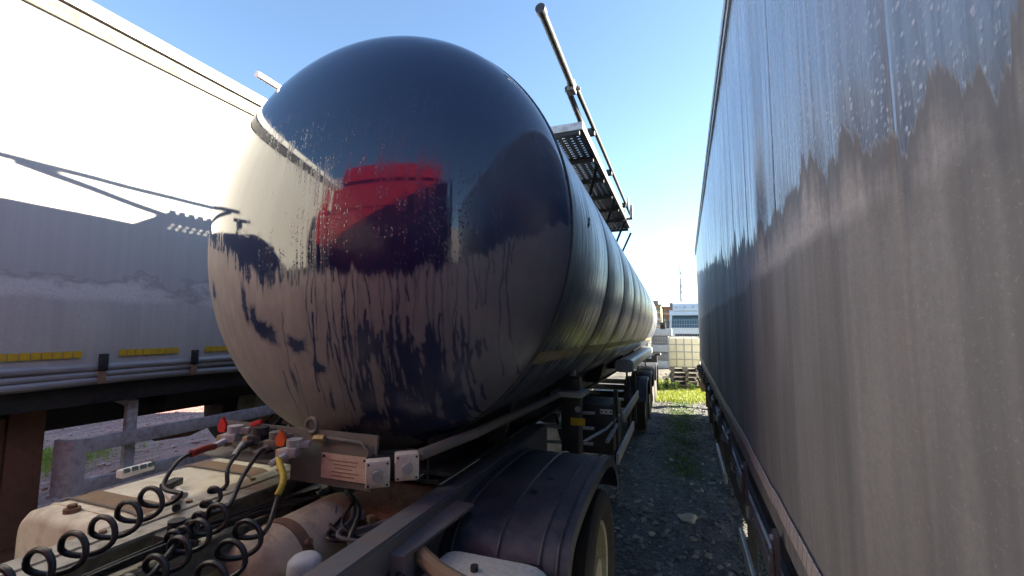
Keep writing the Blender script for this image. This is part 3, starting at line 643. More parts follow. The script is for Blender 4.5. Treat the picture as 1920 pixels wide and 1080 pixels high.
ft = part('fuel_tank', lambda b: fuel(b, -2.80, -2.155, 1.15, 2.18, .52, 1.15, .11), M_['fuel'], tr, ang=50)
for y in (1.36, 1.90):
    def st(b):
        n = 28
        for yy in (y - .055, y + .055): b.v += [(p[0], yy, p[1]) for p in fuel_poly(-2.806, -2.149, .514, 1.156, .114)]
        b.f += [(j, (j + 1) % n, n + (j + 1) % n, n + j) for j in range(n)]
    part('strap', st, M_['strap'], ft)
    part('strap_edge', lambda b: b.tube([(p[0], y - .06, p[1]) for p in fuel_poly(-2.808, -2.147, .512, 1.158, .114)], .006, 6, closed=True), M_['chassis_grey'], ft)
part('weld_seam', lambda b: b.tube([(p[0], 1.25, p[1]) for p in fuel_poly(-2.803, -2.152, .517, 1.153, .112)], .004, 6, closed=True), M_['fuel'], ft)
part('sender_cap', lambda b: (b.tube([(-2.52, 1.22, 1.15), (-2.52, 1.22, 1.168)], .03, 12), b.tube([(-2.52, 1.22, 1.168), (-2.52, 1.22, 1.183)], .018, 6)), M_['rust'], ft)
part('strap_bolt', lambda b: b.tube([(-2.15, 1.36, 1.10), (-2.10, 1.36, 1.12)], .016, 8), M_['chassis_grey'], ft)
mk = part('side_marker', lambda b: b.box((-2.80, 1.62, 1.185), (.05, .17, .045), rz=.1, bev=.012), M_['white'], tr)
for k in range(4): part('lens', lambda b: b.box((-2.772 , 1.56 + .04 * k, 1.20), (.012, .026, .02)), M_['glass'], mk)
at_ = part('air_tank', lambda b: b.lathe([(1.30, .001), (1.305, .06), (1.325, .115), (1.36, .15), (1.40, .163), (1.84, .163), (1.89, .15), (1.93, .115), (1.95, .06), (1.955, .001)], (-1.60, 0, .975), 'y', 40), M_['air'], tr)
part('strap', lambda b: b.lathe([(1.47, .165), (1.47, .168), (1.52, .168), (1.52, .165)], (-1.60, 0, .975), 'y', 40), M_['rust'], at_)
part('weld_seam', lambda b: b.lathe([(1.392, .162), (1.398, .1665), (1.404, .162)], (-1.60, 0, .975), 'y', 40), M_['air'], at_)
part('drain_plug', lambda b: b.tube([(-1.50, 1.315, .945), (-1.50, 1.285, .945)], .016, 8), M_['white'], at_)
for q in ((-1.47, 1.50, 1.07), (-1.44, 1.5, 1.0)): part('bolt', lambda b: b.tube([q, Vector(q) + Vector((.03, -.01, .015))], .013, 8), M_['rust'], at_)
part('filter_cap', lambda b: b.lathe([(-.16, .062), (.0, .064), (.03, .06), (.045, .045), (.052, .02), (.053, .001)], (-1.375, 1.40, 1.035), 'z', 32), M_['white'], tr)
bt = part('battery_cover', lambda b: fuel(b, -1.0, -.46, 1.12, 1.765, .52, 1.03, .12), M_['cream'], tr, ang=50)
part('knob', lambda b: b.tube([(-.76, 1.62, 1.025), (-.76, 1.62, 1.05)], .016, 8), M_['chassis'], bt)
part('retaining_strap', lambda b: b.tube([(-1.09, 1.62, 1.06), (-1.0, 1.60, 1.07), (-.86, 1.52, 1.06), (-.7, 1.46, 1.055), (-.5, 1.42, 1.03)], .032, 8), M_['strap'], bt)
part('side_bracket', lambda b: (b.box((-1.0, 1.72, 1.115), (.10, .5, .012), rz=-.12, rx=.05), b.box((-1.02, 1.50, 1.05), (.09, .07, .13))), M_['rail_dark'], tr)
part('brake_hose', lambda b: b.tube([(-1.08, 1.42, 1.03), (-1.03, 1.5, 1.05), (-.99, 1.47, 1.04), (-1.0, 1.38, 1.0)], .022, 8), M_['hose'], tr)
FP = [(1.80, .74), (1.81, .88), (1.845, .98), (1.91, 1.05), (2.02, 1.09), (2.2, 1.118), (2.45, 1.135), (2.72, 1.138), (2.98, 1.12), (3.2, 1.06), (3.36, .95), (3.46, .80)]
def dense(P, k=4):
    out = []
    for i in range(len(P) - 1):
        p0, p1, p2, p3 = P[max(i - 1, 0)], P[i], P[i + 1], P[min(i + 2, len(P) - 1)]
        for j in range(k):
            t = j / k; out.append(tuple(.5 * ((2 * p1[c]) + (-p0[c] + p2[c]) * t + (2 * p0[c] - 5 * p1[c] + 4 * p2[c] - p3[c]) * t * t + (-p0[c] + 3 * p1[c] - 3 * p2[c] + p3[c]) * t ** 3) for c in (0, 1)))
    return out + [P[-1]]
FD = dense(FP)
def sp_(P, k=5):
    P = [Vector(p) for p in P]; out = []
    for i in range(len(P) - 1):
        p0, p1, p2, p3 = P[max(i - 1, 0)], P[i], P[i + 1], P[min(i + 2, len(P) - 1)]
        for j in range(k):
            t = j / k; out.append(.5 * (2 * p1 + (p2 - p0) * t + (2 * p0 - 5 * p1 + 4 * p2 - p3) * t * t + (3 * p1 - p0 - 3 * p2 + p3) * t ** 3))
    return out + [P[-1]]
for (xc, sg) in ((-.74, 1), (-2.42, -1)):
    fd = part('mudguard', lambda b: mudguard(b, xc, .58, FD, .012), M_['fender'], tr, ang=50)
    for xo in (-.24, -.02, .17, .245):
        part('rib', lambda b: b.tube([(xc + sg * xo, y, z + .003) for (y, z) in FD[6:]], .0085, 6), M_['fender'], fd)
    part('front_step', lambda b: b.box((xc, 1.79, .90), (.50, .02, .13), rx=-.08, bev=.008), M_['fender'], fd)
    if sg > 0:
        part('slot', lambda b: b.prism([(xc - .16, .96), (xc + .06, .93), (xc + .06, .955), (xc - .02, .965), (xc - .08, .985), (xc - .16, .99)], 'y', 1.790, 1.800), M_['sealing'], fd)
        part('emblem', lambda b: (b.box((xc + .16, 1.802, .965), (.075, .006, .070)),), M_['chassis'], fd)
        for (dx, dz, w_, h_) in ((0, .024, .05, .010), (0, -.024, .05, .010), (-.024, 0, .010, .05), (.024, 0, .010, .05), (0, 0, .022, .012)):
            part('emblem_mark', lambda b: b.box((xc + .16 + dx, 1.797, .965 + dz), (w_, .005, h_)), M_['fender'], fd)
        for (dx, y, s_) in ((.02, 2.25, .025), (.06, 2.42, .02)):
            part('stain', lambda b: b.lathe([(.0, s_), (.002, s_ * .7), (.0025, .001)], (xc + dx, y, 1.1365 if y > 2.3 else 1.124), 'z', 14), M_['sealing'], fd)
    for dx in (.13, -.15):
        wheel(tr, xc + sg * dx, 2.68, .50, flip=sg < 0)
    part('amber_marker', lambda b: b.box((xc + sg * .27, 1.80, .80), (.03, .02, .16), bev=.004), M_['orange'], tr)
vb = part('brake_valve', lambda b: (b.box((-1.84, 1.22, 1.135), (.09, .12, .09), bev=.012), b.tube([(-1.84, 1.22, 1.18), (-1.84, 1.22, 1.215)], .03, 12), b.tube([(-1.79, 1.22, 1.14), (-1.74, 1.23, 1.14)], .014, 8)), M_['plastic'], tr)
for k in range(6):
    r0 = random.Random(40 + k); z0 = 1.11 + .014 * (k % 3)
    part('cable', lambda b: b.tube(sp_([(-1.88 + .015 * k, .55, z0), (-1.86 + .012 * k + r0.uniform(-.02, .02), .95, z0 + .015), (-1.83 + .014 * k, 1.25 + r0.uniform(-.04, .04), z0 + .03), (-1.86 + .02 * k, 1.55, z0 + r0.uniform(0, .03)), (-1.80 + .03 * k, 1.85, z0)]), r0.choice([.006, .008, .010]), 7), M_['hose'], tr)
part('hose_fitting', lambda b: (b.tube([(-2.36, 1.50, 1.165), (-2.20, 1.44, 1.175)], .014, 8), b.tube([(-2.34, 1.54, 1.165), (-2.19, 1.48, 1.175)], .014, 8)), M_['white'], tr)
part('fitting_grip', lambda b: b.box((-2.38, 1.54, 1.185), (.05, .10, .035), rz=.4, bev=.006), M_['plastic'], tr)
part('fitting_hose', lambda b: b.tube(sp_([(-2.20, 1.46, 1.17), (-2.12, 1.40, 1.19), (-2.0, 1.32, 1.2)]), .016, 8), M_['hose'], tr)
for (x, y, z) in ((-1.145, 1.0, 1.0), (-1.145, 1.3, 1.05), (-1.145, 1.6, 1.0), (-1.145, 1.9, 1.05)):
    part('bolt', lambda b: b.tube([(x, y, z), (x - .02, y, z)], .014, 6), M_['rust'], tr)
part('rear_axle', lambda b: b.tube([(-2.4, 2.68, .5), (-.8, 2.68, .5)], .10, 12), M_['chassis'], tr)
part('differential', lambda b: b.lathe([(-.2, .05), (-.12, .18), (.0, .23), (.12, .18), (.2, .05)], (-1.58, 2.62, .52), 'y', 20), M_['chassis'], tr)
part('fifth_wheel', lambda b: b.prism([(-2.0, 2.3), (-1.2, 2.3), (-1.1, 2.9), (-1.35, 3.3), (-1.5, 3.3), (-1.58, 2.9), (-1.66, 3.3), (-1.85, 3.3), (-2.1, 2.9)], 'z', 1.172, 1.222), M_['chassis'], tr)
part('ramp_plate', lambda b: b.box((-1.35, 1.95, 1.10), (.5, .34, .02), rx=.18), M_['rust'], tr)
for k in range(9):                                           # cable bundle below the coupling plate
    r0 = random.Random(k); x0 = -1.62 + .03 * k
    part('cable', lambda b: b.tube(sp_([(x0 - .2, 1.90 + r0.uniform(-.05, .05), 1.08 + r0.uniform(-.03, .05)), (x0, 1.75 + r0.uniform(-.05, .05), 1.10 + r0.uniform(-.03, .05)), (x0 + .06, 1.62 + r0.uniform(-.04, .04), 1.06 + r0.uniform(-.03, .04)), (x0 + .2, 1.66, 1.05), (-1.22 + .02 * k * .3, 1.78 + .02 * (k % 3), 1.10), (-1.15, 1.95, 1.08)]), r0.choice([.007, .009, .012]), 7), M_['hose'] if k % 3 else M_['chassis_grey'], tr)
for k in range(5): part('clip', lambda b: b.box((-1.6 + .07 * k, 1.72 + .02 * (k % 2), 1.10), (.03, .03, .035), rz=.3 * k, bev=.005), M_['galv'] if k % 2 else M_['brass'], tr)
part('propshaft', lambda b: b.tube([(-1.58, -1.5, .75), (-1.58, 2.5, .55)], .06, 14), M_['chassis'], tr)
part('gearbox', lambda b: b.box((-1.56, .2, .70), (.5, 1.4, .36), bev=.06), M_['chassis'], tr)
cab = part('cab', lambda b: (b.box2((-3.10, -2.45, 1.05), (-.64, -.42, 3.15), bev=.09)), M_['red'], tr)
part('roof', lambda b: b.prism([(-2.4, 3.15), (-2.35, 3.35), (-1.6, 3.62), (-.6, 3.66), (-.45, 3.58), (-.44, 3.15)], 'x', -3.04, -.70), M_['red'], cab)
part('roof_deflector', lambda b: b.prism([(-1.9, 3.62), (-.7, 4.0), (-.52, 3.98), (-.50, 3.67), (-.6, 3.66)], 'x', -2.9, -.84), M_['red'], cab)
for (x, s_) in ((-3.10, -1), (-.64, 1)): part('side_fairing', lambda b: b.prism([(-.40, 1.1), (-.18, 1.15), (-.14, 3.0), (-.30, 3.6), (-.42, 3.62)], 'x', x - .012, x + .012), M_['red'], cab)
part('rear_window_panel', lambda b: b.box((-1.87, -.415, 2.3), (1.4, .02, .9), bev=.008), M_['red'], cab)
part('grab_frame', lambda b: b.tube([(-2.3, -.33, 1.3), (-2.3, -.30, 2.0), (-.9, -.30, 2.0), (-.9, -.33, 1.3)], .022, 10), M_['chassis'], cab)
for x in (-2.55, -.58): wheel(tr, x, -1.7, .5, flip=x < -2)
part('front_bumper', lambda b: b.box2((-3.10, -2.5, .35), (-.64, -2.0, 1.04), bev=.06), M_['red'], tr)

# ------------------------------------------------------------------ hoses between cab and tanker
def helix(p0, p1, r, turns, n=22, r1=None, ph=0.):
    p0, p1 = Vector(p0), Vector(p1); t = (p1 - p0).normalized(); u = t.cross(Vector((0, 0, 1))).normalized(); w = u.cross(t); out = []
    for i in range(int(turns * n) + 1):
        f = i / (turns * n); a = ph + 2 * math.pi * i / n; rr = r + ((r1 or r) - r) * f
        out.append(p0.lerp(p1, f) + Vector((0, 0, -.05 * math.sin(f * math.pi))) + (u * math.cos(a) + w * (math.sin(a) if math.sin(a) > 0 else .55 * math.sin(a))) * rr)
    return out
def hose(name, label, pts, r, group=None):
    o = B().tube(pts, r, 9).build(name, M_['hose'], loc=pts[0]); return tag(o, label, 'hose', group)
G_ = 'coiled suspension lines between cab and tanker'
def spl(P, k=6):
    P = [Vector(p) for p in P]; out = []
    for i in range(len(P) - 1):
        p0, p1, p2, p3 = P[max(i - 1, 0)], P[i], P[i + 1], P[min(i + 2, len(P) - 1)]
        for j in range(k):
            t = j / k; out.append(.5 * (2 * p1 + (p2 - p0) * t + (2 * p0 - 5 * p1 + 4 * p2 - p3) * t * t + (3 * p1 - p0 - 3 * p2 + p3) * t ** 3))
    return out + [P[-1]]
hx = helix((-1.42, .25, 1.37), (-1.82, 1.16, 1.335), .055, 10)
h1 = hose('air_hose', 'leftmost coiled black air hose above the fuel tank, ending in a red sleeve', [Vector((-1.35, -.30, 1.75)), Vector((-1.36, -.02, 1.45))] + hx + spl([hx[-1], (-1.90, 1.20, 1.34), (-1.97, 1.30, 1.405), (-2.03, 1.45, 1.41), (-2.10, 1.54, 1.39)]), .0085, G_)
part('red_sleeve', lambda b: b.tube(spl([(-1.99, 1.36, 1.413), (-2.03, 1.45, 1.41), (-2.10, 1.54, 1.39)]), .016, 10), M_['redsleeve'], h1)
hx = helix((-1.56, 1.02, 1.27), (-1.79, 1.35, 1.315), .026, 6)
h2 = hose('air_hose', 'thin tightly coiled black cable running up to the dark plug beside the red flap', spl([(-1.15, -.30, 1.6), (-1.2, .2, 1.22), (-1.4, .75, 1.2), hx[0]]) + hx + spl([hx[-1], (-1.80, 1.39, 1.37), (-1.88, 1.50, 1.40), (-1.96, 1.58, 1.40)]), .0085, G_)
part('grey_sleeve', lambda b: b.tube(spl([(-1.85, 1.45, 1.39), (-1.96, 1.58, 1.405)]), .014, 10), M_['galv'], h2)
hx = helix((-1.22, .35, 1.29), (-1.60, 1.22, 1.27), .046, 9.5)
h3 = hose('air_hose', 'coiled black air hose in the middle, rising straight to the grey plug', [Vector((-1.2, -.30, 1.6)), Vector((-1.18, .02, 1.35))] + hx + spl([hx[-1], (-1.63, 1.27, 1.28), (-1.68, 1.36, 1.35), (-1.77, 1.51, 1.40), (-1.83, 1.59, 1.39)]), .0090, G_)
hx = helix((-1.02, .40, 1.25), (-1.45, 1.24, 1.24), .055, 8.5, ph=2.)
h4 = hose('air_hose', 'rightmost coiled black air hose ending in a yellow sleeve under the orange flap', [Vector((-1.02, -.30, 1.55)), Vector((-1.0, .05, 1.3))] + hx + spl([hx[-1], (-1.50, 1.34, 1.20), (-1.575, 1.44, 1.25), (-1.61, 1.50, 1.31), (-1.70, 1.55, 1.37)]), .0090, G_)
part('yellow_sleeve', lambda b: b.tube(spl([(-1.585, 1.45, 1.26), (-1.61, 1.50, 1.31), (-1.70, 1.55, 1.37)]), .014, 10), M_['yellow'], h4)

# ------------------------------------------------------------------ right curtain-side trailer
tR = empty('curtain_trailer', (1.7, 6, 0), 'dark grey curtain-sided trailer close on the right with water runs down its tarpaulin', 'trailer')
WX, WS = .325, .0133
def wx(y): return WX + WS * y
ZB, ZT = 1.12, 3.98; YA, YB = -3.2, 12.8
seams = [.06, .90, 1.84, 2.56, 3.3, 4.34, 5.3, 6.24, 7.2, 8.2, 9.3, 10.4, 11.6]; poles = [1.13, 2.2, 3.8, 5.8, 7.8, 9.8]
yb = np.unique(np.concatenate([np.arange(YA, YB + .01, .08)] + [np.array([s_ - .03, s_ - .008, s_ - .004, s_, s_ + .004, s_ + .008, s_ + .03]) for s_ in seams]))
zb_ = np.linspace(ZB, ZT, 48); b = B(); uv = []
def off(y, z):
    o = .006 * math.sin(y * 2.1 + .6 * math.sin(z * 1.3)) + .0035 * math.sin(y * 6.3 + z * .9) + .002 * math.sin(y * 15 + 1.1 * z)
    for p in poles: o -= .010 * math.exp(-((y - p) / .06) ** 2)
    for s_ in seams: o += .0035 * math.exp(-((y - s_) / .0045) ** 2)
    e = min(1, (z - ZB) / .3, (ZT - z) / .3); return o * max(0, e) + .004
for z in zb_:
    for y in yb: b.v.append((wx(y) + off(y, z), y, z)); uv.append((y, z))
n_ = len(yb); b.f = [(i * n_ + j, i * n_ + j + 1, (i + 1) * n_ + j + 1, (i + 1) * n_ + j) for i in range(len(zb_) - 1) for j in range(n_ - 1)]; b.uv = uv
b.build('curtain', M_['curtain_r'], tR, ang=70)
def xbar(b, x0, x1, z0, z1, y0=YA, y1=YB): b.prism([(x0, z0), (x1, z0), (x1, z1), (x0, z1)], 'y', y0, y1)
def slant(b, d0, d1, z0, z1, y0=YA, y1=YB):
    b.add([(wx(y) + d, y, z) for y in (y0, y1) for (d, z) in ((d0, z0), (d1, z0), (d1, z1), (d0, z1))], [(0, 1, 2, 3), (7, 6, 5, 4), (0, 1, 5, 4), (1, 2, 6, 5), (2, 3, 7, 6), (3, 0, 4, 7)])
part('roof_rail', lambda b: (slant(b, -.022, .08, 3.99, 4.07), slant(b, -.012, .06, 3.93, 3.985)), M_['galv'], tR, smooth=False)
part('roof', lambda b: slant(b, .082, 2.5, 4.02, 4.06), M_['white'], tR, smooth=False)
part('far_side', lambda b: slant(b, 2.46, 2.5, 1.0, 4.015), M_['white'], tR, smooth=False)
part('rear_door', lambda b: slant(b, .05, 2.45, 1.02, 4.015, YB - .06, YB + .02), M_['white'], tR, smooth=False)
part('front_wall', lambda b: slant(b, .05, 2.45, 1.02, 4.015, YA - .02, YA + .06), M_['white'], tR, smooth=False)
part('floor', lambda b: slant(b, .06, 2.45, 1.06, 1.16), M_['wood'], tR, smooth=False)
part('side_rail', lambda b: (slant(b, .03, .06, .98, 1.15), slant(b, .012, .06, .955, .978)), M_['chassis'], tR, smooth=False)
def seg(b, y, L, sk=.02):
    for d in (0, .003):
        b.v += [(wx(y) - .012 + off(y, 1.26) + d * 0 - d, y + sk * .4, 1.235), (wx(y + L) - .012 + off(y + L, 1.26) - d, y + L + sk * .4, 1.235), (wx(y + L) - .012 + off(y + L, 1.26) - d, y + L - sk * .4, 1.298), (wx(y) - .012 + off(y, 1.26) - d, y - sk * .4, 1.298)]
    k = len(b.v) - 8; b.f += [(k, k + 1, k + 2, k + 3), (k + 7, k + 6, k + 5, k + 4)] + [(k + i, k + (i + 1) % 4, k + 4 + (i + 1) % 4, k + 4 + i) for i in range(4)]
y = .2
while y < 6.:
    part('reflective_tape', lambda b: seg(b, y, .052), M_['tape_w'], tR, smooth=False); y += .058
part('reflective_strip', lambda b: [seg(b, 6.05 + .5 * i, .49) for i in range(13)], M_['tape_w'], tR, smooth=False)
def buckle(y):
    x = wx(y) - .012
    k_ = part('buckle', lambda b: b.prism([(y - .030, .93), (y + .030, .93), (y + .034, 1.10), (y + .028, 1.155), (y, 1.175), (y - .028, 1.155), (y - .034, 1.10)], 'x', x - .022, x - .004), M_['purple'], tR)
    part('buckle_lever', lambda b: b.box((x - .030, y - .004, 1.02), (.014, .040, .15), bev=.006), M_['purple'], k_)
    part('pin', lambda b: (b.tube([(x - .040, y, 1.06), (x - .02, y, 1.06)], .011, 8), b.tube([(x - .034, y, 1.14), (x - .018, y, 1.14)], .012, 8)), M_['galv'], k_)
    part('hook', lambda b: b.tube([(x - .012, y, .94), (x - .01, y, .86), (x + .01, y, .84), (x + .03, y, .87)], .008, 7), M_['galv'], k_)
for y in (1.15, 2.05, 3.0, 3.93, 4.95, 5.95, 6.95, 7.95, 8.95, 9.95, 10.95, 11.95): buckle(y)
part('tension_rod', lambda b: b.tube([(wx(y) + .0, y, .965 + .012 * math.sin(y * 3.3)) for y in np.arange(-.5, 12.5, .12)], .010, 8), M_['galv'], tR)
part('rope', lambda b: b.tube([(wx(y) - .008, y, .905 + .035 * abs(math.sin(y * 1.65))) for y in np.arange(-.5, 12.5, .06)], .006, 7), M_['chassis_grey'], tR)
for (y0, y1) in ((-.6, 4.05), (5.45, 6.85)):
    for z in (.80, .34):
        part('guard_bar', lambda b: (b.bar((wx(y0) + .03, y0, z), (wx(y1) + .03, y1, z), .028, .105, .005)), M_['alu'], tR)
    for y in np.linspace(y0 + .35, y1 - .3, 3 if y1 > 5 else 4): part('guard_post', lambda b: b.box((wx(y) + .075, y, .68), (.05, .05, .84)), M_['chassis'], tR)
part('pallet_box', lambda b: b.prism([(wx(4.7) + .06, .42), (wx(4.7) + .16, .26), (1.5, .26), (1.5, .93), (wx(4.7) + .06, .93)], 'y', 4.12, 5.38), M_['plastic'], tR)
part('frame_beam', lambda b: (b.box2((1.15, YA, .75), (1.27, YB - .3, 1.055)), b.box2((2.1, YA, .75), (2.22, YB - .3, 1.055))), M_['chassis'], tR)
for y in np.arange(-1.2, 12.6, .95): part('cross_member', lambda b: b.box2((.40, y, .93), (1.145, y + .07, .978 + .07)), M_['chassis'], tR)
for y in (7.7, 9.0, 10.3):
    for x in (.70, 2.62): wheel(tR, x, y, .5, flip=x < 1)
    part('axle', lambda b: b.tube([(.8, y, .5), (2.5, y, .5)], .07, 10), M_['chassis'], tR)
part('mudflap', lambda b: b.box((.70, 10.95, .52), (.36, .012, .60)), M_['rubber'], tR)
part('landing_leg', lambda b: b.box((.62, 2.2, .55), (.14, .16, 1.0), bev=.01), M_['chassis'], tR)
part('bumper_bar', lambda b: b.box((1.75, 12.9, .52), (2.3, .1, .12)), M_['galv'], tR)
part('marker_board', lambda b: b.box((.56, 12.6, .62), (.12, .02, .55)), M_['strap'], tR)

# ------------------------------------------------------------------ left curtain-side trailer
tL = empty('curtain_trailer', (-5.15, 4, 0), 'pale grey curtain-sided trailer on the left, its upper half in full sun', 'trailer')
LX = -3.90; LYA, LYB = -4.0, 10.5; LZ0, LZ1 = 1.70, 4.07
yb = np.arange(LYA, LYB + .01, .08); zb_ = np.linspace(LZ0, LZ1, 44); b = B(); uv = []
def offL(y, z):
    o = .008 * math.sin(y * 1.9 + .5 * math.sin(z * 1.7)) + .004 * math.sin(y * 5.1 + z) + .0018 * math.sin(y * 13 + 2 * z)
    return -o * max(0, min(1, (z - LZ0) / .2, (LZ1 - z) / .25))
for z in zb_:
    for y in yb: b.v.append((LX + offL(y, z), y, z)); uv.append((y, z))
n_ = len(yb); b.f = [(i * n_ + j, i * n_ + j + 1, (i + 1) * n_ + j + 1, (i + 1) * n_ + j) for i in range(len(zb_) - 1) for j in range(n_ - 1)]; b.uv = uv
b.build('curtain', M_['curtain_l'], tL, ang=70)
part('roof_rail', lambda b: xbar(b, LX - .05, LX + .022, 4.065, 4.175, LYA, LYB), M_['roofrail'], tL, smooth=False)
part('rail_groove', lambda b: xbar(b, LX - .05, LX + .002, 4.176, 4.196, LYA, LYB), M_['chassis'], tL, smooth=False)
part('roof_edge', lambda b: b.prism([(LX - .08, 4.197), (LX + .030, 4.197), (LX + .030, 4.29), (LX - .02, 4.325), (LX - .08, 4.33)], 'y', LYA, LYB), M_['white'], tL, smooth=False)
part('roof', lambda b: b.box2((LX - 2.5, LYA, 4.28), (LX - .082, LYB, 4.32)), M_['white'], tL, smooth=False)
part('far_side', lambda b: b.box2((LX - 2.5, LYA, 1.5), (LX - 2.46, LYB, 4.279)), M_['white'], tL, smooth=False)
part('front_wall', lambda b: b.box2((LX - 2.45, LYA, 1.5), (LX - .06, LYA + .06, 4.279)), M_['white'], tL, smooth=False)
part('rear_door', lambda b: b.box2((LX - 2.45, LYB - .06, 1.5), (LX - .06, LYB, 4.279)), M_['white'], tL, smooth=False)
part('floor', lambda b: b.box2((LX - 2.45, LYA + .07, 1.52), (LX - .06, LYB - .07, 1.62)), M_['wood'], tL, smooth=False)
N = NT('grey_hem_vinyl'); v = N.obj(); N.set(col=N.mix(N.noise(v, 6, 4), (.20, .20, .205), (.36, .36, .365)), rough=.38, normal=N.bump(N.noise(N.scale(v, (1, .6, 9)), 3, 3), .4, .02)); M_['hem'] = N.m
def hemf(b, z, r, ph, amp):
    P = [(LX + .012 + .006 * math.sin(y * 3 + ph), y, z + amp * math.sin(y * 2.3 + ph)) for y in np.arange(LYA, LYB, .1)]
    b.tube(P, r, 10)
part('hem_roll', lambda b: hemf(b, 1.682, .030, 0., .006), M_['hem'], tL)
part('hem_roll', lambda b: hemf(b, 1.632, .026, 1.5, .008), M_['hem'], tL)
part('hem_roll', lambda b: hemf(b, 1.580, .030, 2.6, .010), M_['hem'], tL)
for g in range(8):
    y0 = .16 + .64 * g
    for i in range(8):
        yy = y0 + .053 * i
        part('reflective_tape', lambda b: b.box((LX + .012, yy + .025, 1.775), (.004, .048, .046)), M_['tape_y'], tL, smooth=False)
for g in range(9):
    y = .07 + .64 * g - .02
    k_ = part('buckle', lambda b: b.box((LX + .05, y, 1.715), (.022, .055, .12), bev=.006), M_['chassis'], tL)
    part('strap_end', lambda b: b.box((LX + .045, y, 1.61), (.012, .048, .09), bev=.003), M_['strap'], k_)
part('side_rail', lambda b: xbar(b, LX - .06, LX - .02, 1.42, 1.62, LYA, LYB), M_['chassis'], tL, smooth=False)
for x in (-4.75, -5.6): part('frame_beam', lambda b: b.box2((x, LYA + .3, 1.16), (x + .12, LYB - .3, 1.515)), M_['chassis'], tL)
for y in np.arange(-3.5, 10., 1.2): part('cross_member', lambda b: b.box2((LX - 2.4, y, 1.30), (LX - .10, y + .08, 1.515)), M_['chassis'], tL)
part('valance', lambda b: b.box2((-4.22, LYA, 1.27), (-4.20, LYB, 1.50)), M_['chassis'], tL)
for x in (-4.22, -6.0):
    lg = part('landing_leg', lambda b: b.box((x, 1.72, .98), (.17, .19, .92), bev=.012), M_['rust'], tL)
    part('inner_leg', lambda b: b.box((x, 1.72, .30), (.13, .14, .5), bev=.01), M_['rust'], lg)
    part('gearbox', lambda b: b.box((x + .02, 1.57, 1.02), (.12, .10, .70), bev=.015), M_['rust'], lg)
    part('foot', lambda b: b.box((x, 1.72, .04), (.32, .3, .07), bev=.015), M_['rust'], lg)
def guard(b, z0, z1): b.box2((-3.975, 1.93, z0), (-3.945, 6.6, z1), bev=.006)
gd = part('side_guard', lambda b: guard(b, 1.075, 1.175), M_['guard'], tL)
part('lower_bar', lambda b: guard(b, .80, .89), M_['guard'], gd)
part('end_piece', lambda b: b.prism([(-3.94, 1.96), (-3.95, 1.90), (-4.0, 1.86), (-4.10, 1.85), (-4.10, 1.875), (-4.01, 1.885), (-3.975, 1.915), (-3.97, 1.96)], 'z', .80, 1.178), M_['guard'], gd)
for y in (2.25, 3.8, 5.6): part('post', lambda b: (b.box2((-4.02, y - .035, .84), (-3.978, y + .035, 1.40)), b.bar((-4.0, y, 1.38), (-4.2, y - .05, 1.45), .05, .06)), M_['guard'], gd)
sw = wheel(tL, -4.62, 3.85, 1.12); sw['label'] = 'spare wheel carried under the trailer bed'
part('spare_carrier', lambda b: (b.tube([(-4.3, 2.55, 1.06), (-4.3, 2.62, 1.0), (-4.3, 2.9, .98), (-4.3, 3.4, 1.10)], .022, 8), b.bar((-4.2, 2.85, 1.10), (-4.35, 3.45, 1.03), .03, .05)), M_['rust'], tL)
for y in (6.2, 7.5, 8.8):
    for x in (-4.28, -6.1): wheel(tL, x, y, .5, flip=x < -5)
    part('axle', lambda b: b.tube([(-6, y, .5), (-4.3, y, .5)], .07, 10), M_['chassis'], tL)
part('suspension_frame', lambda b: b.box2((-5.7, 5.9, .55), (-4.6, 9.2, 1.15), bev=.03), M_['chassis'], tL)

# ------------------------------------------------------------------ things at the end of the lane
ib = empty('ibc_container', (.16, 16.2, 0), 'cream plastic bulk liquid container in a wire cage standing on pallets', 'container')
ZI = .58
part('bottle', lambda b: b.box((.16, 16.2, ZI + .60), (.94, 1.1, .98), bev=.07), M_['ibc'], ib)
part('base', lambda b: [b.box((.16 + dx, 16.2, ZI + .06), (.16, 1.1, .10)) for dx in (-.4, 0, .4)], M_['chassis_grey'], ib)
for i in range(5): part('cage_bar', lambda b: b.tube([(-.32 + .24 * i, 15.63, ZI + .1), (-.32 + .24 * i, 15.63, ZI + 1.12)], .011, 6), M_['galv'], ib)
for i in range(5): part('cage_bar', lambda b: b.tube([(-.33, 15.625, ZI + .15 + .24 * i), (.65, 15.625, ZI + .15 + .24 * i), (.65, 16.8, ZI + .15 + .24 * i), (-.33, 16.8, ZI + .15 + .24 * i)], .011, 6, closed=True), M_['galv'], ib)
for i in range(4): part('cage_bar', lambda b: b.tube([(-.34, 15.8 + .28 * i, ZI + .1), (-.34, 15.8 + .28 * i, ZI + 1.12)], .011, 6), M_['galv'], ib)
def pallet_parts():
    L = []
    for i in range(7): L.append(('board', B().box((0, -.54 + .18 * i, .132), (1.0, .12, .020))))
    for i in range(3): L.append(('bearer', B().box((-.45 + .45 * i, 0, .098), (.10, 1.2, .018))))
    for i in range(3):
        for j in range(3): L.append(('block', B().box((-.45 + .45 * i, -.54 + .54 * j, .055), (.10, .12, .064))))
    for i in range(3): L.append(('bottom_board', B().box((-.45 + .45 * i, 0, .011), (.10, 1.2, .020))))
    return [(n, b.mesh(n, M_['wood'], smooth=False)) for n, b in L]
PP = pallet_parts()
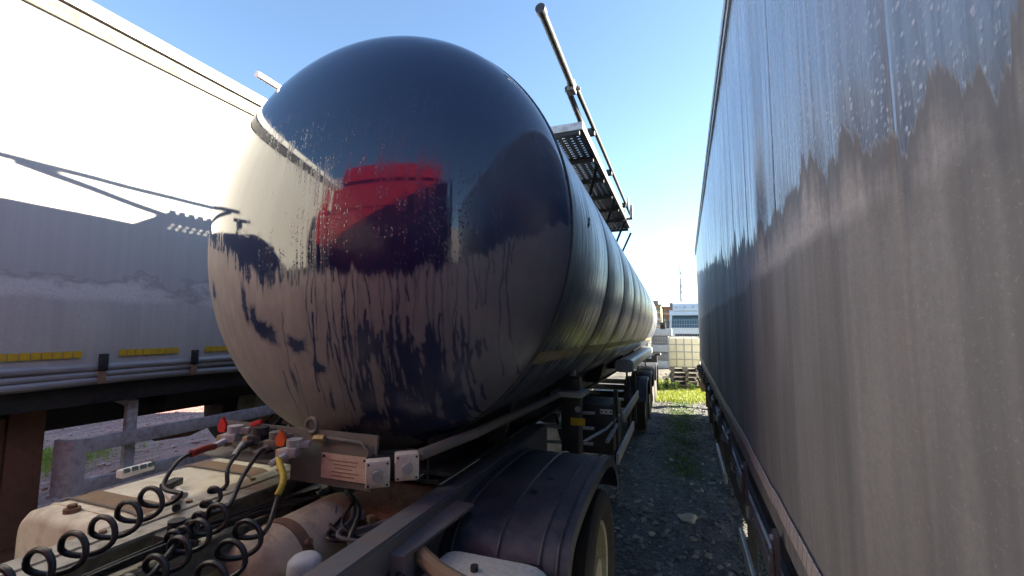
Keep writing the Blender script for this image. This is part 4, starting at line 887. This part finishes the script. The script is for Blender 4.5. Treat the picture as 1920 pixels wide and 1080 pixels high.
for k, (dx, dy, rz, lab) in enumerate(((.0, 0, .02, 'weathered wooden pallet lying on the ground, lowest under the caged container'), (.03, .02, -.03, 'weathered wooden pallet second from the ground under the caged container'), (-.02, -.03, .04, 'weathered wooden pallet third from the ground under the caged container'), (.02, 0, 0., 'weathered wooden pallet directly beneath the cream caged container'))):
    e = empty('pallet', (.20 + dx, 16.15 + dy, .145 * k), lab, 'pallet', 'pallets stacked under the bulk container')
    for n, me in PP: o = bpy.data.objects.new(n, me); COL.objects.link(o); o.parent = e
    e.rotation_euler.z = rz
# chain-link style mesh fence
fe = empty('mesh_fence', (-2, 19.4, 0), 'grey welded wire mesh fence across the end of the lane', 'fence')
for x in (-6.4, -3.9, -1.4, 1.1, 3.6): part('post', lambda b: b.tube([(x, 19.4, 0), (x, 19.4, 2.45)], .03, 8), M_['galv'], fe)
for x0 in (-6.4, -3.9, -1.4, 1.1):
    def mesh_panel(b):
        for i in range(1, 26): b.tube([(x0 + .096 * i, 19.4, .06), (x0 + .096 * i, 19.4, 2.35)], .0045, 4, cap=False)
        for j in range(13): b.tube([(x0 + .03, 19.395, .10 + .185 * j), (x0 + 2.47, 19.395, .10 + .185 * j)], .0045, 4, cap=False)
    part('mesh_panel', mesh_panel, M_['galv'], fe)
# white truck beyond
wt = empty('parked_truck', (.75, 31, 0), 'white cab-over truck facing the camera behind the caged container', 'truck')
def wb(b, a, c, bev=.05): b.box2(a, c, bev)
part('cab', lambda b: b.prism([(29.6, .5), (29.5, 1.2), (29.55, 2.0), (29.85, 2.95), (30.1, 3.15), (31.6, 3.2), (31.6, .5)], 'x', -.50, 2.0), M_['white'], wt)
part('windscreen', lambda b: b.add([(-.40, 29.53, 2.03), (1.90, 29.53, 2.03), (1.84, 29.80, 2.86), (-.34, 29.80, 2.86)], [(0, 1, 2, 3)]), M_['glass'], wt)
part('sun_visor', lambda b: b.prism([(29.62, 2.90), (29.5, 2.82), (29.52, 2.80), (29.72, 2.86)], 'x', -.42, 1.92), M_['white'], wt)
part('roof_fairing', lambda b: b.prism([(29.95, 3.1), (30.2, 3.45), (30.8, 3.7), (31.6, 3.75), (31.6, 3.1)], 'x', -.30, 1.8), M_['white'], wt)
for i in range(4): part('roof_lamp', lambda b: b.tube([(-.1 + .5 * i, 29.98, 3.34), (-.1 + .5 * i, 30.12, 3.34)], .055, 12), M_['galv'], wt)
part('grille', lambda b: b.box2((-.2, 29.47, 1.0), (1.7, 29.5, 1.65)), M_['chassis'], wt)
part('bumper', lambda b: b.box2((-.5, 29.4, .35), (2.0, 29.6, .85), bev=.04), M_['white'], wt)
for x in (-.3, 1.8): part('headlight', lambda b: b.box((x, 29.41, .72), (.3, .04, .18), bev=.02), M_['galv'], wt)
for x in (-.62, 2.12): part('mirror', lambda b: b.box((x, 29.6, 2.25), (.16, .12, .6), bev=.03), M_['plastic'], wt)
for x in (-.25, 1.75): wheel(wt, x, 30.6, .5)
part('body', lambda b: b.box2((-.5, 31.7, .9), (2.0, 38., 3.2)), M_['galv'], wt)
# stacked goods behind the fence
for k, (x, y, w, h, lab) in enumerate(((-.80, 24.0, 1.0, 2.3, 'tall grey stack of packed pallets behind the wire fence'), (-2.1, 23.5, 1.2, 2.0, 'shorter grey stack of packed pallets farther left behind the fence'))):
    e = empty('goods_stack', (x, y, 0), lab, 'stack')
    for j in range(int(h / .4)):
        part('layer', lambda b: b.box((x + .03 * math.sin(j * 3), y, .2 + .4 * j), (w, 1.1, .36), bev=.03), M_['chassis_grey'] if j % 2 else M_['galv'], e)
        part('pallet_deck', lambda b: b.box((x, y, .005 + .4 * j + .01), (w + .04, 1.12, .03)), M_['wood'], e)
def building(name, label, x0, x1, y, d, h, mat, floors, cols):
    e = empty(name, ((x0 + x1) / 2, y, 0), label, 'building')
    part('wall', lambda b: b.box2((x0, y, 0), (x1, y + d, h)), mat, e, smooth=False)
    part('roof', lambda b: (b.box2((x0 - .4, y - .4, h), (x1 + .4, y + d, h + .5)), b.box2((x0 + 3, y + 3, h + .5), (x0 + 6, y + 6, h + 2.2))), M_['chassis_grey'], e, smooth=False)
    fh = h / floors; cw = (x1 - x0) / cols
    for f in range(floors):
        for c in range(cols):
            xc = x0 + (c + .5) * cw; zc = f * fh + fh * .55
            w_ = part('window', lambda b: b.box((xc, y - .02, zc), (cw * .5, .1, fh * .5)), M_['window'], e, smooth=False)
            part('sill', lambda b: b.box((xc, y - .12, zc - fh * .28), (cw * .58, .2, .12)), M_['white'], w_, smooth=False)
        part('floor_band', lambda b: b.box((( x0 + x1) / 2, y - .03, f * fh + .15), (x1 - x0, .12, .25)), M_['white'], e, smooth=False)
building('apartment_block', 'tan apartment block far off, just right of the tank end', -13.5, -6.5, 190, 12, 11.5, M_['brick1'], 4, 4)
building('apartment_block', 'brown apartment block far off beside the white truck', -6.2, 6, 200, 12, 11.0, M_['brick2'], 4, 6)
mt = empty('radio_mast', (1.6, 210, 0), 'tall slim grey radio mast rising behind the white truck', 'mast')
part('mast_pole', lambda b: b.tube([(1.6, 210, 0), (1.6, 210, 16), (1.6, 210, 27), (1.6, 210, 33)], [.7, .5, .36, .16], 8), M_['galv'], mt)
for (z, r) in ((18.5, .9), (21, .75), (27.5, .8)): part('antenna_cluster', lambda b: [b.box((1.6 + r * math.cos(a), 210 + r * math.sin(a), z), (.3, .3, 1.5)) for a in (0, 1.57, 3.14, 4.71)], M_['galv'], mt)
part('arm', lambda b: b.bar((1.6, 210, 26.5), (3.4, 210, 26.6), .15, .15), M_['galv'], mt)

bt2 = empty('glow_blocker', (0, -10, 0), 'unseen dark blue box trailer added behind the camera to block horizon glow mirrored in the tank front', 'trailer')  # added out of view to keep horizon glow out of the head's reflection
part('box', lambda b: b.box2((-7, -11.2, 1.1), (6, -8.7, 4.0), bev=.04), M_['rail_dark'], bt2)
part('chassis', lambda b: b.box2((-6.8, -10.6, .8), (5.8, -9.3, 1.095)), M_['chassis'], bt2)
for x in (2.6, 3.9, 5.2):
    w_ = wheel(bt2, x, -8.95, .5); w_.rotation_euler.z = math.pi / 2
part('side_skirt', lambda b: b.box2((-6, -8.8, .4), (2, -8.75, 1.0)), M_['chassis'], bt2)

# ------------------------------------------------------------------ grass and weeds
def leafmat(name, a, c):
    N = NT(name); v = N.obj(); N.set(col=N.mix(N.noise(v, 9, 3), a, c), rough=.55); N.b.inputs['Subsurface Weight'].default_value = 0
    t = N.n('BsdfTranslucent'); N.put(t.inputs[0], N.mix(N.noise(v, 9, 3), a, c)); mx = N.n('MixShader'); mx.inputs[0].default_value = .35
    out = N.t.nodes['Material Output']; N.t.links.new(N.b.outputs[0], mx.inputs[1]); N.t.links.new(t.outputs[0], mx.inputs[2]); N.t.links.new(mx.outputs[0], out.inputs[0]); return N.m
M_['grass'] = leafmat('grass_blades', (.14, .20, .02), (.34, .36, .05)); M_['weed'] = leafmat('weed_leaves', (.05, .11, .015), (.13, .21, .03))
def grass(name, label, n, fx, fy, h0, h1, mat):
    b = B()
    for i in range(n):
        x, y = fx(), fy(); h = random.uniform(h0, h1); a = random.uniform(0, 6.28); w = h * .06 + .002; l = random.uniform(.1, .7) * h; c, s_ = math.cos(a), math.sin(a)
        z0 = -.012
        b.add([(x - s_ * w, y + c * w, z0), (x + s_ * w, y - c * w, z0), (x + c * l * .4 + s_ * w * .7, y + s_ * l * .4 - c * w * .7, z0 + h * .6), (x + c * l * .4 - s_ * w * .7, y + s_ * l * .4 + c * w * .7, z0 + h * .6), (x + c * l, y + s_ * l, z0 + h)], [(0, 1, 2, 3), (3, 2, 4)])
    return tag(b.build(name, mat, smooth=False), label, 'grass', kind='stuff')
grass('grass', 'bright sunlit grass at the end of the gravel lane', 14000, lambda: random.uniform(-.8, 1.2), lambda: random.triangular(12.6, 18.5, 14.2), .03, .13, M_['grass'])
grass('grass', 'sparse moss and short grass tufts along the middle of the gravel lane', 4500, lambda: random.gauss(.0, .16), lambda: random.uniform(6.5, 13.5), .015, .05, M_['weed'])
grass('grass', 'patch of green grass on the yard beyond the left trailer leg', 5000, lambda: random.gauss(-9.0, .55), lambda: random.gauss(4.0, .4), .02, .07, M_['grass'])
def weed(x, y, h, n, label, seed):
    r = random.Random(seed); e = empty('weed_plant', (x, y, 0), label, 'plant', 'weeds at the end of the lane')
    bs = B(); bl = B()
    for k in range(n):
        a = r.uniform(0, 6.28); hh = h * r.uniform(.6, 1.); t = Vector((math.cos(a), math.sin(a), 0)) * hh * r.uniform(.1, .4); P = [Vector((x, y, -.01)), Vector((x, y, hh * .5)) + t * .4, Vector((x, y, hh)) + t]
        bs.tube(P, [.006, .004, .002], 4)
        for q in range(14):
            f = r.uniform(.15, 1.); p = P[0].lerp(P[2], f); b2 = r.uniform(0, 6.28); L = r.uniform(.05, .11); d = Vector((math.cos(b2), math.sin(b2), r.uniform(-.2, .6))).normalized() * L; s_ = d.cross(Vector((0, 0, 1))).normalized() * L * .3
            bl.add([p, p + d * .5 + s_, p + d, p + d * .5 - s_], [(0, 1, 2, 3)])
    bs.build('stem', M_['weed'], e); bl.build('leaf_mass', M_['weed'], e, smooth=False)
weed(-.42, 15.2, .62, 12, 'bushy green weed right in front of the pallets, nearest the container corner', 1)
weed(-.62, 14.6, .40, 9, 'low green weed at the left edge of the sunlit grass', 2)
weed(-.15, 14.9, .35, 8, 'small green weed in the middle of the sunlit grass below the pallets', 3)
weed(.35, 15.1, .28, 7, 'smallest weed, close to the foot of the right trailer', 4)
